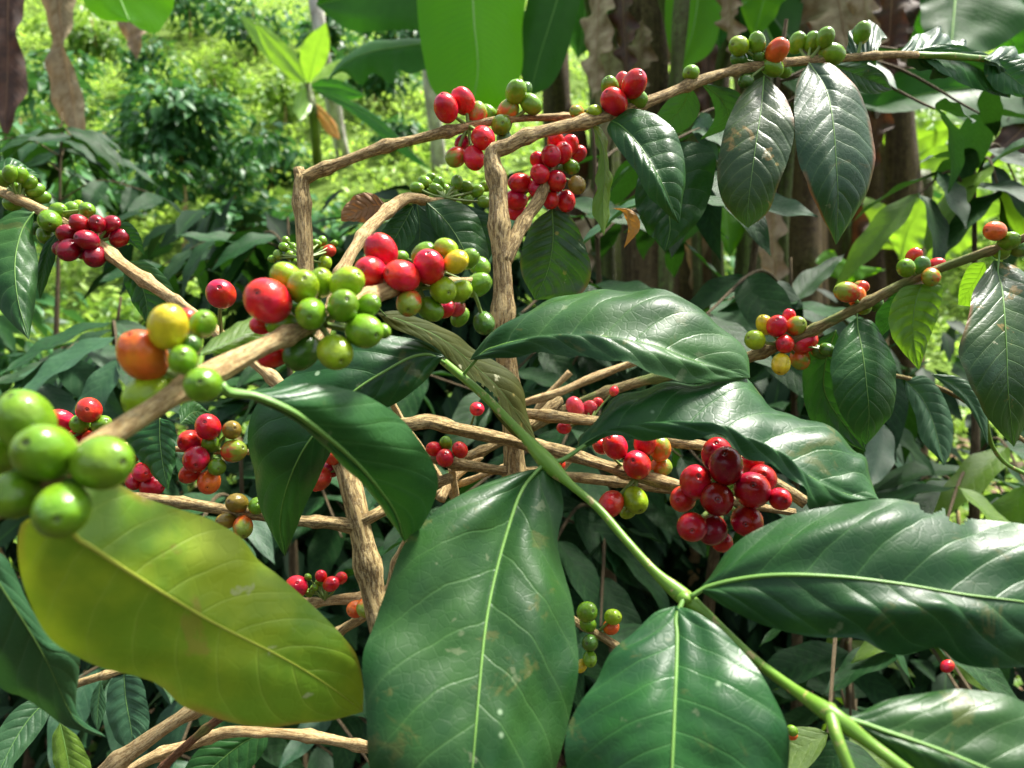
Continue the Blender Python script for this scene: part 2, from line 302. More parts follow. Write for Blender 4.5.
def leaf(T, Lp, Mp, Rp, d, dl=0., dr=0., mat='leaf', rib='rib', N=9, k=1., quilt=.022, cup=.05, wave=.03, nu=44, nv=22, pet=None,
         ribr=.014, name='leaf', label=None, ribname='midrib', lumps=.03, ph=None, parent=None, bite=()):
    """Lp/Mp/Rp: outlines (x,y) from base to tip; d: list of distances along the midrib; dl/dr how much farther (+) or nearer each margin lies"""
    d = [d] if np.isscalar(d) else list(d)
    Mx = cr(Mp, nu); us = np.linspace(0, 1, nu); dd = np.interp(us, np.linspace(0, 1, len(d)), d) if len(d) > 1 else np.full(nu, d[0])
    if len(d) > 2: dd = cr(np.c_[np.linspace(0, 1, len(d)), d], nu*3); dd = np.interp(us, dd[:, 0], dd[:, 1])
    Lx, Rx = cr(Lp, nu), cr(Rp, nu)
    off = np.sin(np.pi*us.clip(.0, 1))**.7
    C = np.array([P(a[0], a[1], q) for a, q in zip(Mx, dd)])
    fl = (lambda q: np.interp(us, np.linspace(0, 1, len(q)), q) if not np.isscalar(q) else q*off)
    A = np.array([P(a[0], a[1], q) for a, q in zip(Lx, dd+fl(dl))]); B = np.array([P(a[0], a[1], q) for a, q in zip(Rx, dd+fl(dr))])
    for E in (A, B): E[0] = C[0]; E[-1] = C[-1]
    length = np.linalg.norm(np.diff(C, axis=0), axis=1).sum()
    ph = rng.uniform(0, 6.28, 4) if ph is None else ph
    vs = np.linspace(-1, 1, nv+1); V = np.zeros((nu, nv+1, 3)); UV = np.zeros((nu, nv+1, 2))
    tan = np.gradient(C, axis=0); lump = rng.uniform(0, 6.28, 8); la = rng.uniform(.6, 1.4, (2, int(N)+6))
    width = np.maximum(np.linalg.norm(A-C, axis=1), np.linalg.norm(B-C, axis=1)).max()
    nm = np.cross(B-A, tan); nm /= np.linalg.norm(nm, axis=1)[:, None]+1e-9
    mid = nm[nu//2]; view = CAM-C[nu//2]
    sg = 1 if np.dot(mid, view) > 0 else -1
    nm = nm*sg
    for i in range(2): nm[i] = nm[2]; nm[-1-i] = nm[-3]
    for kk in range(3): nm[:, kk] = np.convolve(np.pad(nm[:, kk], 3, 'edge'), np.ones(7)/7, 'valid')
    nm /= np.linalg.norm(nm, axis=1)[:, None]+1e-9
    for j, v in enumerate(vs):
        a = abs(v); E = A if v < 0 else B; base = C+(E-C)*a
        s = sfun(us, a, N, np.sign(v), k)
        prof = np.sin(np.pi*us)**.5
        amp = la[0 if v < 0 else 1][(np.floor(s).astype(int)+3).clip(0, int(N)+5)]
        h = quilt*width*((np.abs(np.sin(np.pi*s))**.7)*amp-.5)*math.sin(math.pi*min(a*1.0, 1)**.8)*prof
        h = h+lumps*width*(np.sin(us*7.3+lump[0]+2.3*v)*np.cos(us*3.1-v*3.3+lump[1])+.6*np.sin(us*15+lump[2]+4.1*v)*np.cos(5.2*v+lump[3]))*math.sin(math.pi*a)**.6*prof
        h = h+cup*width*math.sin(math.pi*a)*prof
        h = h+wave*width*a*a*(np.sin(2*np.pi*us*3.1+ph[0]+(1.7 if v > 0 else 0))+.6*np.sin(2*np.pi*us*6.3+ph[1]+v))*prof
        V[:, j] = base+nm*h[:, None]; UV[:, j, 0] = us; UV[:, j, 1] = .5+v/2
    m = nv+1; Fc = [(i*m+j, i*m+j+1, (i+1)*m+j+1, (i+1)*m+j) for i in range(nu-1) for j in range(nv)]
    if bite:
        pv = V.reshape(-1, 3)-CAM; dz = pv[:, 1]*CP+pv[:, 2]*SP; uu = -pv[:, 1]*SP+pv[:, 2]*CP; sx = 512+pv[:, 0]/dz*F; sy = 384-uu/dz*F
        fa = np.array(Fc); fx = sx[fa].mean(1); fy = sy[fa].mean(1); kp = np.ones(len(fa), bool)
        for bx, by, br in bite: kp &= np.hypot(fx-bx, fy-by) > br
        Fc = fa[kp].tolist()
    if sg < 0: Fc = [f[::-1] for f in Fc]
    o0 = org(T)
    lf = link(name, mesh(name, V.reshape(-1, 3)-o0, Fc, M[mat], UV.reshape(-1, 2)), parent or T)
    if label: lf['label'] = label
    if rib:
        rp = C+nm*(ribr*width*.15); r0 = ribr*width*1.15
        rad = r0*(1-us*.86); path = rp[::3]; rad = rad[::3]
        if pet is not None:
            pt = np.array(pp(pet)); path = np.vstack([pt, path[1:]]); rad = np.r_[np.full(len(pt), r0*1.15), rad[1:]]
        link(ribname, tube(ribname, path, rad, M[rib], T, nseg=8, n=60, rough=.02), lf)
    return lf
# cherries ------------------------------------------------------------------
def cherry_mesh(mat, nm):
    prof = []
    for i in range(23):
        t = math.pi*i/22; r = math.sin(t)**.92; z = 1.10*math.cos(t)
        if i == 0: r = 0
        prof.append((r, z))
    # crater and little disc at the flower end
    prof = [(0, 1.062), (.05, 1.068), (.075, 1.045), (.12, 1.05), (.155, 1.085), (.2, 1.083)]+[p for p in prof if p[0] > .26 or p[1] < 0]
    n = 28; V = []; Fc = []
    for r, z in prof:
        for j in range(n):
            a = 2*math.pi*j/n; V.append((r*math.cos(a)*1.02, r*math.sin(a)*.97, z*(1+.02*math.cos(2*a)) if r > .25 else z))
    for i in range(len(prof)-1):
        for j in range(n): Fc.append((i*n+j, (i+1)*n+j, (i+1)*n+(j+1)%n, i*n+(j+1)%n))
    return mesh(nm, V, Fc, mat)
CM = cherry_mesh(M['cherry'], 'cherry'); CT = cherry_mesh(M['cherryT'], 'cherry_turning')
CC = {'r': (.58, .012, .022), 'R': (.38, .006, .016), 'D': (.24, .004, .012), 'o': (.66, .12, .018), 'O': (.56, .045, .018), 'y': (.62, .48, .02), 'l': (.25, .38, .012), 'g': (.13, .27, .012),
      'G': (.06, .15, .015), 'b': (.22, .15, .02), 'p': (.55, .04, .06)}
def knot(T, at, rpx, mat, name='node'):      # swollen joint with its two scars
    p = P(*at); r = rpx*at[2]/F; me = tube(name, [p-[r*.9, 0, r*.5], p, p+[r*.9, 0, -r*.6]], [r*.55, r, r*.55], M[mat], T, nseg=14, n=14, rough=.12); return link(name, me, T)
def cluster(T, node, bs, d, label=None, ecc=1.17, mat='ped', bigs=1.0):
    """bs: (x, y, radius px, colour[, T]) listed front to back"""
    nd = P(*node); done = []
    o0 = org(T)
    V = []; Fc = []; UV = []
    cl_paths = []
    for b in bs:
        x, y, r, c = b[:4]; dd = d+(b[4] if len(b) > 4 else 0); R = r*d/F; z = dd
        for (x2, y2, z2, R2) in done:
            l = math.hypot(x-x2, y-y2)*d/F; s = (R+R2)*.97
            if l < s: z = max(z, z2+math.sqrt(s*s-l*l)*.9)
        done.append((x, y, z, R)); p = P(x, y, z); cl_paths.append((p, R*z/d, c))
    for p, R, c in cl_paths:
        dirn = (p-nd); L = np.linalg.norm(dirn); dirn = dirn/(L+1e-6)
        mid = (p+nd)/2+rng.normal(0, .0006, 3)
        rp = min(.0011, R*.17)
        me = tube('t', [nd, mid, p-dirn*R*.4], [rp*1.25, rp, rp*1.2], M[mat], T, nseg=6, n=6, rough=.1)
        n0 = len(V); V += [tuple(v.co) for v in me.vertices]; Fc += [tuple(n0+i for i in f.vertices) for f in me.polygons]
        UV += [(0, 0)]*len(me.vertices); bpy.data.meshes.remove(me)
    cl = link('cherry_cluster', mesh('cherry_cluster', V, Fc, M[mat], UV), T)
    if label: cl['label'] = label
    for p, R, c in cl_paths:
        tw = CAM-p; tw /= np.linalg.norm(tw); dirn = p-nd; dirn /= np.linalg.norm(dirn)+1e-6
        ax = dirn*1.0+tw*.55+rng.normal(0, .35, 3); ax /= np.linalg.norm(ax)
        turning = c in 'tuy' or c.endswith('t') or (c in 'oOb' and rng.random() < .35); base = {'t': 'O', 'u': 'p', 'ot': 'o', 'rt': 'r'}.get(c, c)
        o = link('cherry', CT if turning and c != 'y' else CM, cl)
        q = Vector(ax).to_track_quat('Z', 'Y'); e = ecc*rng.uniform(.95, 1.09)
        o.matrix_local = Matrix.LocRotScale(Vector(p-o0), q@Matrix.Rotation(rng.uniform(0, 6), 3, 'Z').to_quaternion(), Vector((R*.97, R*.97, R*.97*e/1.06)))
        cc = np.array(CC[base])*rng.uniform(.85, 1.12); o.color = (*cc, 1)
    return cl
# ================================================================== heroes
BL = {}   # ---- near branch, left (B)
B = thing('coffee_branch', P(-60, 545, .17), 'blurred near branch slanting up from the left edge with green cherries and yellow leaf', 'branch')
stem(B, [(-60, 545, .175), (0, 505, .185), (60, 470, .195), (104, 440, .205), (150, 411, .215), (185, 388, .225), (222, 368, .24), (262, 347, .255), (300, 330, .27), (345, 308, .29), (392, 289, .31), (430, 284, .325), (472, 280, .335)],
     [11, 11, 11, 11, 11, 11.5, 12, 9.5, 8.5, 8, 8, 5, 3], 'barkP', knots=.045, rough=.05)
cluster(B, (62, 470, .198), [(45, 453, 29, 'g'), (102, 463, 28, 'g'), (62, 510, 28, 'g', -.004), (25, 421, 29, 'g'), (14, 495, 24, 'g'), (70, 486, 9, 'G'), (-14, 452, 26, 'g')], .185)
cluster(B, (192, 384, .226), [(203, 385, 19, 'g', -.006), (168, 327, 20, 'y'), (143, 356, 23, 'o'), (183, 360, 15, 'g'), (150, 396, 22, 'l'), (203, 324, 14, 'g', .01), (190, 321, 11, 'r'), (160, 376, 16, 'g'), (192, 345, 10, 'G')], .215)
cluster(B, (318, 322, .278), [(311, 314, 16.5, 'g'), (343, 306, 16.5, 'g'), (335, 352, 18, 'l'), (268, 301, 23.5, 'r'), (364, 331, 18, 'g'), (302, 352, 17, 'G', .012), (303, 287, 17, 'l'), (347, 283, 16.5, 'l'), (283, 325, 13.5, 'g'),
                              (321, 283, 14, 'l'), (287, 277, 14, 'l'), (368, 306, 12, 'g'), (262, 325, 10, 'r'), (273, 354, 14, 'r'), (383, 331, 8, 'g')], .262)
cluster(B, (418, 286, .32), [(402, 276, 16.5, 'r'), (429, 267, 16.5, 'r'), (370, 273, 17, 'r'), (381, 251, 16.5, 'r'), (409, 303, 13.5, 'O'), (456, 262, 12, 'y'), (443, 290, 14, 'l'), (446, 248, 10.5, 'l'), (430, 309, 12, 'g'),
                             (460, 291, 11, 'l'), (468, 259, 10, 'g'), (424, 254, 11, 'g')], .308)
cluster(B, (470, 283, .334), [(478, 285, 12, 'g'), (480, 267, 10.5, 'g'), (446, 309, 9, 'r'), (457, 309, 8, 'p'), (460, 317, 9, 'g'), (484, 323, 11, 'G'), (401, 257, 7, 'g')], .338)
leaf(B, [(60, 527), (76, 487), (112, 482), (143, 497), (181, 510), (215, 522), (240, 537), (257, 559), (278, 575), (309, 602), (337, 630), (356, 655), (363, 685), (363, 712)],
     [(60, 527), (78, 538), (134, 575), (207, 619), (268, 650), (301, 668), (335, 690), (363, 712)],
     [(60, 527), (25, 520), (17, 550), (27, 595), (50, 639), (83, 659), (134, 676), (160, 686), (182, 706), (207, 716), (240, 723), (274, 727), (301, 724), (330, 721), (350, 716), (363, 712)],
     [.21, .225, .245, .262, .285], dl=.012, dr=-.006, mat='yellow', rib='ribY', quilt=.010, lumps=.03, cup=.04, wave=.03, N=8, pet=[(62, 480, .20), (58, 505, .204)], ribr=.022, label='large yellow-green underside of a leaf', nu=60, nv=30)
leaf(B, [(236, 391), (262, 389), (290, 386), (330, 384), (370, 398), (402, 420), (425, 448), (438, 478), (434, 503), (420, 528), (404, 542)],
     [(236, 391), (262, 398), (294, 412), (320, 431), (342, 449), (362, 468), (382, 492), (397, 515), (404, 542)],
     [(236, 391), (258, 403), (288, 416), (312, 436), (336, 458), (356, 478), (376, 501), (392, 522), (404, 542)],
     [.238, .245, .262, .28, .30], dl=.012, dr=.012, mat='leafN', N=8, quilt=.03, cup=.13, wave=.04, pet=[(221, 384, .232), (228, 392, .234)], ribr=.05, label='glossy leaf curling down')
leaf(B, [(377, 313), (400, 311), (425, 320), (452, 333), (480, 352), (508, 370), (524, 390), (527, 412), (536, 441)],
     [(377, 313), (405, 322), (440, 338), (470, 362), (500, 390), (520, 418), (536, 441)],
     [(377, 313), (392, 327), (429, 344), (452, 361), (466, 377), (485, 397), (502, 424), (520, 440), (536, 441)],
     [.33, .385, .41], dl=.015, dr=-.008, mat='olive', rib='ribD', quilt=.02, cup=.05, pet=[(372, 300, .315)], nu=70, nv=40, bite=[(484, 391, 5), (490, 395, 4), (478, 385, 3.5), (497, 400, 3)], label='olive leaf seen from below with rusty bite marks')
leaf(B, [(196, 356), (215, 337), (240, 322), (262, 314), (278, 318)], [(196, 356), (222, 345), (248, 332), (278, 318)], [(196, 356), (225, 352), (255, 342), (272, 332), (278, 318)], [.25, .27, .29], mat='lime', dl=.01, pet=[(200, 372, .23)])
# ---- large blurred leaf shoot in the lower left corner
W = thing('coffee_shoot', P(-40, 520, .24), 'blurred grey-green coffee leaf in the lower left corner under the yellow leaf', 'coffee shoot')
stem(W, [(-60, 470, .24), (-40, 520, .24), (-22, 552, .24)], 5, 'stem')
leaf(W, [(-20, 552), (5, 556), (27, 600), (50, 636), (76, 643), (79, 672), (76, 706), (86, 724), (106, 737)], [(-20, 552), (0, 585), (30, 632), (50, 668), (70, 712), (88, 730), (106, 737)],
     [(-20, 552), (-30, 600), (-22, 660), (0, 686), (22, 697), (44, 711), (66, 727), (88, 734), (106, 737)], [.24, .25, .27, .29], dl=.01, dr=.0, mat='leafG', quilt=.03, cup=.08, rib='ribD', ribr=.012)

# ---- A: the green leafy shoot in front
A = thing('coffee_shoot', P(960, 812, .22), 'fresh green leafy shoot crossing the front with broad glossy dark leaves', 'coffee shoot')
stem(A, [(960, 812, .222), (900, 766, .23), (868, 742, .235), (830, 714, .24), (795, 690, .256), (757, 662, .272), (720, 628, .284), (685, 598, .288), (655, 572, .295), (625, 539, .305), (598, 508, .315), (570, 484, .322), (547, 462, .33), (518, 430, .342), (480, 392, .355), (443, 361, .37)],
     [6.5, 6.5, 6.8, 9, 5.5, 5.3, 5.4, 8.8, 5, 4.3, 4.1, 4.4, 8.8, 4.5, 4.3, 4.1], 'stem', knots=0, rough=.03)
stem(A, [(830, 712, .24), (838, 740, .232), (858, 790, .225)], [6.5, 6, 5], 'stem', name='side_shoot', knots=0, rough=.03)
leaf(A, [(470, 360), (484, 342), (500, 326), (524, 312), (548, 302), (575, 295), (606, 289), (640, 289), (668, 293), (694, 305), (716, 322), (735, 336), (747, 356), (750, 378)],
     [(470, 360), (500, 346), (540, 338), (589, 336), (625, 340), (656, 346), (684, 357), (715, 367), (750, 378)],
     [(470, 360), (505, 357), (545, 355), (589, 356), (617, 362), (650, 372), (684, 381), (718, 383), (750, 378)],
     [.355, .345, .335, .335, .345], dl=.03, dr=-.012, mat='leafN', N=9, quilt=.02, lumps=.045, cup=.10, wave=.03, pet=[(462, 376, .362)], label='upper right leaf with ribbed sheen', nu=60, nv=30)
leaf(A, [(578, 449), (578, 436), (592, 423), (618, 402), (640, 390), (662, 381), (690, 379), (722, 380), (745, 385), (762, 394), (775, 408), (800, 413), (822, 420), (838, 442), (852, 452), (866, 456), (870, 475), (879, 500)],
     [(578, 449), (606, 434), (640, 426), (684, 427), (715, 433), (745, 443), (780, 459), (812, 478), (845, 494), (879, 500)],
     [(578, 449), (610, 441), (645, 436), (684, 438), (720, 444), (746, 452), (770, 461), (788, 474), (800, 492), (806, 511), (845, 514), (879, 500)],
     [.335, .325, .315, .31, .31], dl=.035, dr=-.008, mat='leafN', N=9, quilt=.026, lumps=.045, cup=.10, wave=.07, pet=[(549, 460, .33), (562, 460, .332)], ribr=.018, label='right leaf with white sheen and wavy margin', nu=70, nv=30)
leaf(A, [(541, 468), (512, 474), (478, 486), (440, 508), (405, 543), (388, 585), (374, 625), (362, 660), (366, 710), (370, 770), (395, 850), (460, 920)],
     [(541, 468), (522, 490), (506, 535), (493, 585), (485, 630), (479, 690), (473, 760), (466, 840), (460, 920)],
     [(541, 468), (556, 472), (563, 505), (557, 540), (565, 575), (575, 612), (578, 655), (573, 700), (563, 745), (545, 800), (505, 870), (460, 920)],
     [.33, .305, .28, .26, .25, .25], dl=.0, dr=.012, mat='leafN', N=8, quilt=.025, lumps=.06, cup=.10, wave=.03, pet=[(549, 459, .33)], ribr=.017, label='biggest centre leaf hanging straight down', nu=76, nv=36)
leaf(A, [(698, 590), (709, 577), (727, 553), (750, 534), (778, 519), (811, 509), (845, 503), (880, 501), (908, 502), (935, 505), (958, 512), (975, 518), (995, 519), (1030, 528), (1075, 560), (1130, 625)],
     [(698, 590), (735, 580), (780, 575), (840, 577), (900, 584), (960, 594), (1024, 602), (1080, 612), (1130, 625)],
     [(698, 590), (726, 608), (765, 625), (808, 636), (855, 640), (880, 650), (905, 654), (938, 648), (958, 662), (985, 669), (1024, 667), (1080, 655), (1130, 625)],
     [.285, .272, .265, .26, .265], dl=.025, dr=-.005, mat='leafN', N=9, quilt=.014, lumps=.05, cup=.09, wave=.035, pet=[(689, 598, .285)], ribr=.02, label='broad right-hand leaf with a notch bitten from its margin', nu=150, nv=64, bite=[(931, 501, 13), (959, 511, 13)])
leaf(A, [(675, 606), (655, 613), (632, 635), (608, 655), (594, 684), (575, 712), (566, 738), (569, 775), (600, 840), (665, 900)],
     [(675, 606), (677, 640), (675, 700), (672, 768), (668, 840), (665, 900)],
     [(675, 606), (696, 612), (722, 630), (748, 656), (768, 688), (783, 716), (790, 745), (782, 790), (740, 850), (665, 900)],
     [.283, .262, .246, .236, .23], dl=.012, dr=0., mat='leafN', N=8, quilt=.018, lumps=.05, cup=.08, wave=.03, pet=[(684, 598, .285)], ribr=.02, label='lower middle leaf with its tip below the frame', nu=70, nv=34)
leaf(A, [(848, 718), (862, 712), (884, 701), (920, 693), (968, 690), (1024, 701), (1080, 735), (1130, 840)],
     [(848, 718), (885, 731), (940, 750), (1000, 775), (1060, 805), (1130, 840)],
     [(848, 718), (872, 745), (905, 770), (950, 805), (1020, 840), (1130, 840)],
     [.238, .23, .222, .22], dl=.015, dr=0, mat='leafN', quilt=.016, lumps=.05, cup=.07, pet=[(832, 714, .24)], ribr=.022, label='lower right corner leaf', nu=60, nv=28)
leaf(A, [(852, 770), (838, 776), (825, 800), (835, 840), (870, 880)], [(852, 770), (856, 800), (862, 840), (870, 880)], [(852, 770), (880, 775), (905, 800), (900, 850), (870, 880)], [.23, .22], mat='leafN', dl=.01, quilt=.05, ribr=.03)
leaf(A, [(444, 356), (420, 341), (395, 335), (368, 336), (340, 344), (300, 367), (268, 392), (251, 418), (249, 450), (256, 492), (268, 525), (285, 556)],
     [(444, 356), (415, 356), (382, 373), (352, 393), (326, 420), (302, 452), (286, 490), (280, 525), (285, 556)],
     [(444, 356), (428, 378), (400, 401), (378, 411), (355, 418), (338, 440), (322, 470), (305, 508), (285, 556)],
     [.365, .35, .34, .335, .35, .37], dl=.012, dr=.01, mat='leafN', quilt=.035, cup=.07, wave=.04, pet=[(446, 364, .368)], ribr=.02, label='left leaf bending down behind the green cherries', nu=70, nv=28)

for kx, ky, kd, kr in [(547, 462, .33, 6), (685, 598, .286, 7.5), (830, 713, .24, 8.5)]: knot(A, (kx, ky, kd), kr, 'stem')
# ---- C: upright stem with the long top branch
C = thing('coffee_plant', P(525, 900, .50), 'upright woody coffee stem in the centre with a long branch to the upper right', 'coffee plant')
stem(C, [(525, 900, .50), (520, 620, .48), (517, 520, .465), (514, 450, .46), (510, 390, .455), (503, 335, .45), (503, 290, .45), (500, 240, .452), (499, 205, .455), (496, 175, .46)],
     [12, 11, 10.5, 10, 10, 9.5, 9.5, 9.3, 9, 6], knots=.05, rough=.10, nseg=20)
tp = [(500, 215, .454), (498, 185, .457), (492, 162, .46), (494, 151, .461), (508, 146, .462), (530, 135, .465), (580, 123, .475), (620, 112, .485), (660, 97, .495), (700, 81, .505), (724, 73, .51), (751, 67, .52), (794, 62, .53), (844, 58, .545), (884, 55, .555), (917, 55, .565)]
stem(C, tp, [8, 8.6, 9, 8.4, 7, 6.6, 6, 6, 5.2, 5, 4.8, 4.8, 4.4, 4, 3.6, 3.2], name='side_branch', knots=.04)
stem(C, [(915, 55, .565), (945, 56, .572), (984, 59, .58), (1000, 62, .585)], [3.1, 3.4, 3.2, 2.5], 'stem', name='green_twig', knots=0)
stem(C, [(504, 262, .45), (514, 240, .455), (527, 217, .465), (540, 198, .475), (551, 168, .485), (560, 140, .49)], [7.5, 7, 6.4, 6, 4.5, 3], name='side_branch', knots=.05)
cluster(C, (552, 172, .49), [(551, 156, 11, 'r'), (563, 153, 10, 'r'), (540, 174, 10, 'r'), (556, 181, 11, 'r'), (538, 188, 9.5, 'r'), (520, 183, 10.5, 'r'), (516, 200, 10.5, 'r'), (551, 200, 9, 'r'), (566, 201, 9.5, 'r'),
                            (571, 167, 8, 'g'), (577, 185, 9, 'b'), (556, 142, 9, 'r'), (570, 145, 9, 'r'), (577, 154, 9, 'R'), (516, 211, 9.5, 'r'), (538, 160, 8, 'r')], .475)
cluster(C, (622, 108, .485), [(614, 102, 13, 'r'), (634, 84, 13, 'r'), (637, 99, 9.7, 'g'), (610, 87, 9.2, 'g'), (622, 82, 8, 'p'), (594, 112, 7.5, 'l'), (577, 112, 7, 'o')], .478)
cluster(C, (702, 80, .505), [(691, 73, 8.5, 'g')], .502)
cluster(C, (768, 64, .522), [(739, 46, 10, 'l'), (757, 43, 9, 'g'), (777, 51, 11, 'o'), (772, 67, 10, 'g'), (783, 70, 8, 'g'), (739, 59, 7.5, 'G'), (746, 81, 7, 'G'), (759, 57, 6, 'G')], .517)
cluster(C, (808, 61, .533), [(825, 38, 9.5, 'g'), (832, 54, 11, 'g'), (812, 42, 8.3, 'g'), (797, 43, 9, 'g')], .532)
cluster(C, (858, 57, .548), [(862, 33, 9, 'g')], .548)
leaf(C, [(809, 63), (798, 80), (794, 110), (797, 150), (806, 183), (820, 212), (836, 245)], [(809, 63), (826, 90), (833, 123), (836, 160), (838, 200), (836, 245)], [(809, 63), (832, 64), (853, 84), (866, 106), (873, 135), (874, 167), (866, 196), (851, 220), (836, 245)],
     [.53, .50, .49, .50], dl=.0, dr=.012, mat='leafE', N=11, quilt=.03, cup=.07, wave=.02, k=.8, label='hanging leaf with a reddish margin', ribr=.013)
leaf(C, [(764, 76), (746, 88), (732, 110), (722, 140), (717, 175), (722, 200), (735, 217), (748, 228)], [(764, 76), (761, 110), (756, 143), (752, 173), (748, 207), (748, 228)], [(764, 76), (782, 92), (792, 113), (794, 135), (788, 160), (778, 186), (768, 212), (748, 228)],
     [.52, .495, .485, .49], dl=.01, mat='leafD', N=11, quilt=.03, cup=.06, k=.8, label='hanging leaf with pale insect damage', ribr=.015)
leaf(C, [(611, 121), (607, 130), (617, 147), (633, 168), (646, 192), (659, 207), (679, 224)], [(611, 121), (621, 126), (635, 140), (649, 160), (664, 187), (679, 224)], [(611, 121), (628, 110), (645, 110), (663, 119), (678, 137), (685, 162), (684, 190), (679, 224)],
     [.48, .46, .45, .455], dl=.0, dr=.012, mat='leaf', quilt=.03, cup=.10, wave=.02, label='dark matt leaf folded along its midrib')
leaf(C, [(592, 124), (597, 145), (598, 165), (596, 187), (592, 205), (597, 222), (604, 236)], [(592, 124), (602, 145), (605, 170), (603, 200), (604, 236)], [(592, 124), (603, 130), (609, 160), (611, 187), (609, 213), (604, 236)], [.48, .475], dr=.01, mat='lime', wave=.1, rib='ribD', label='narrow bright green leaf')
leaf(C, [(640, 168), (635, 200), (645, 228), (665, 252)], [(640, 168), (662, 190), (670, 225), (665, 252)], [(640, 168), (680, 142), (712, 150), (713, 185), (698, 222), (665, 252)], [.53, .52], mat='leaf', quilt=.04)
leaf(C, [(552, 208), (534, 222), (523, 245), (521, 272), (535, 300)], [(552, 208), (553, 240), (548, 270), (535, 300)], [(552, 208), (571, 217), (585, 245), (591, 275), (577, 296), (535, 300)], [.49, .50], mat='leafD', quilt=.06, N=10)
for q in ([(878, 52), (884, 34), (868, 22), (850, 34), (846, 50)], [(900, 52), (918, 33), (945, 32), (965, 47), (975, 62)], [(984, 59), (1000, 48), (1020, 50), (1050, 62), (1070, 80)]):
    a, e = q[0], q[-1]; mm = [(a[0]*(1-t)+e[0]*t, a[1]*(1-t)+e[1]*t+6*math.sin(3.1*t)) for t in (0, .25, .5, .75, 1)]
    leaf(C, q, mm, [(x, y+9*math.sin(math.pi*i/4)+5) if 0 < i < 4 else (x, y) for i, (x, y) in enumerate(mm)], [.57, .60], mat='leafG', dl=.02, quilt=.07, wave=.08)
leaf(C, [(905, 53), (925, 60), (950, 78), (985, 92), (1010, 98)], [(905, 53), (940, 55), (980, 70), (1010, 98)], [(905, 53), (945, 44), (990, 55), (1015, 75), (1010, 98)], [.57, .6], mat='leaf', dl=-.01, quilt=.035)
leaf(C, [(985, 60), (985, 75), (1000, 92), (1040, 100)], [(985, 60), (1005, 72), (1040, 100)], [(985, 60), (1015, 57), (1040, 72), (1040, 100)], [.58, .57], mat='leaf', quilt=.025)
leaf(C, [(820, 62), (855, 62), (880, 70), (893, 90)], [(820, 62), (850, 72), (893, 90)], [(820, 62), (840, 82), (870, 94), (893, 90)], [.54, .6], mat='leaf', quilt=.025)
leaf(C, [(690, 84), (668, 100), (654, 120), (648, 140)], [(690, 84), (680, 110), (648, 140)], [(690, 84), (700, 108), (685, 130), (648, 140)], [.51, .56], mat='leafG', quilt=.025)
leaf(C, [(700, 82), (712, 100), (714, 120), (700, 140)], [(700, 82), (722, 100), (728, 125), (700, 140)], [(700, 82), (738, 92), (745, 115), (700, 140)], [.51, .57], mat='leafG', quilt=.035)

# ---- D: left arched stem
D = thing('coffee_plant', P(410, 860, .44), 'woody coffee stem at left centre arching over to the right with red cherries', 'coffee plant')
stem(D, [(410, 860, .40), (390, 680, .39), (375, 600, .395), (362, 535, .40), (355, 500, .405), (345, 460, .415), (332, 410, .44), (318, 350, .46), (309, 300, .475), (306, 272, .48), (304, 230, .485), (301, 190, .49), (303, 176, .49)],
     [13, 12.5, 12, 11.5, 11.5, 10.5, 9.5, 8.6, 8, 7.8, 7.8, 7.8, 7.8], knots=.06, rough=.07, nseg=22)
stem(D, [(298, 168, .49), (302, 178, .49), (316, 172, .49), (340, 163, .49), (385, 147, .49), (414, 140, .49), (440, 133, .49), (470, 126, .495), (500, 120, .50), (530, 118, .505), (568, 117, .51), (592, 117, .515)],
     [5, 7, 6, 5.5, 5.5, 5, 5, 4.8, 4, 3.6, 3.6, 3.4], name='side_branch', knots=.04)
stem(D, [(358, 523, .40), (372, 516, .40), (390, 506, .41), (415, 492, .43), (450, 478, .45)], [8, 6.5, 6, 5.5, 5], name='side_branch')
stem(D, [(356, 527, .40), (330, 523, .40), (290, 520, .40), (227, 510, .40), (156, 499, .40), (100, 497, .41)], [8, 6, 5.3, 5.3, 5, 5], name='side_branch')
cluster(D, (250, 513, .40), [(237, 503, 10.5, 'b'), (243, 527, 10.5, 'o'), (257, 506, 9, 'g'), (226, 521, 8.5, 'b')], .394)
cluster(D, (468, 126, .494), [(483, 138, 12.5, 'r'), (446, 108, 12.8, 'r'), (463, 101, 12, 'r'), (474, 158, 11, 'r'), (456, 157, 10, 't'), (477, 115, 11, 't'), (462, 143, 7.5, 'R'), (488, 113, 8, 'g')], .485)
cluster(D, (512, 119, .502), [(516, 92, 11, 'g'), (531, 104, 10, 'g'), (501, 125, 10.5, 'g'), (508, 111, 11, 'ot'), (524, 91, 8, 'G'), (504, 139, 8, 'G')], .496)
cluster(D, (342, 468, .415), [(334, 456, 10, 'O'), (319, 479, 12, 'O'), (330, 470, 7, 'R')], .41)
cluster(D, (306, 258, .482), [(284, 247, 5, 'g'), (278, 255, 5, 'g'), (290, 255, 5.5, 'g'), (293, 248, 5, 'g'), (295, 263, 5.5, 'g'), (272, 259, 4, 'g'), (316, 244, 5, 'g'), (322, 241, 5, 'g'), (316, 252, 5, 'g'), (325, 263, 7, 'l'), (329, 251, 6.5, 'O'), (309, 246, 4.5, 'g'), (334, 244, 4, 'g'), (302, 268, 5, 'g'), (286, 240, 4, 'g')], .50)

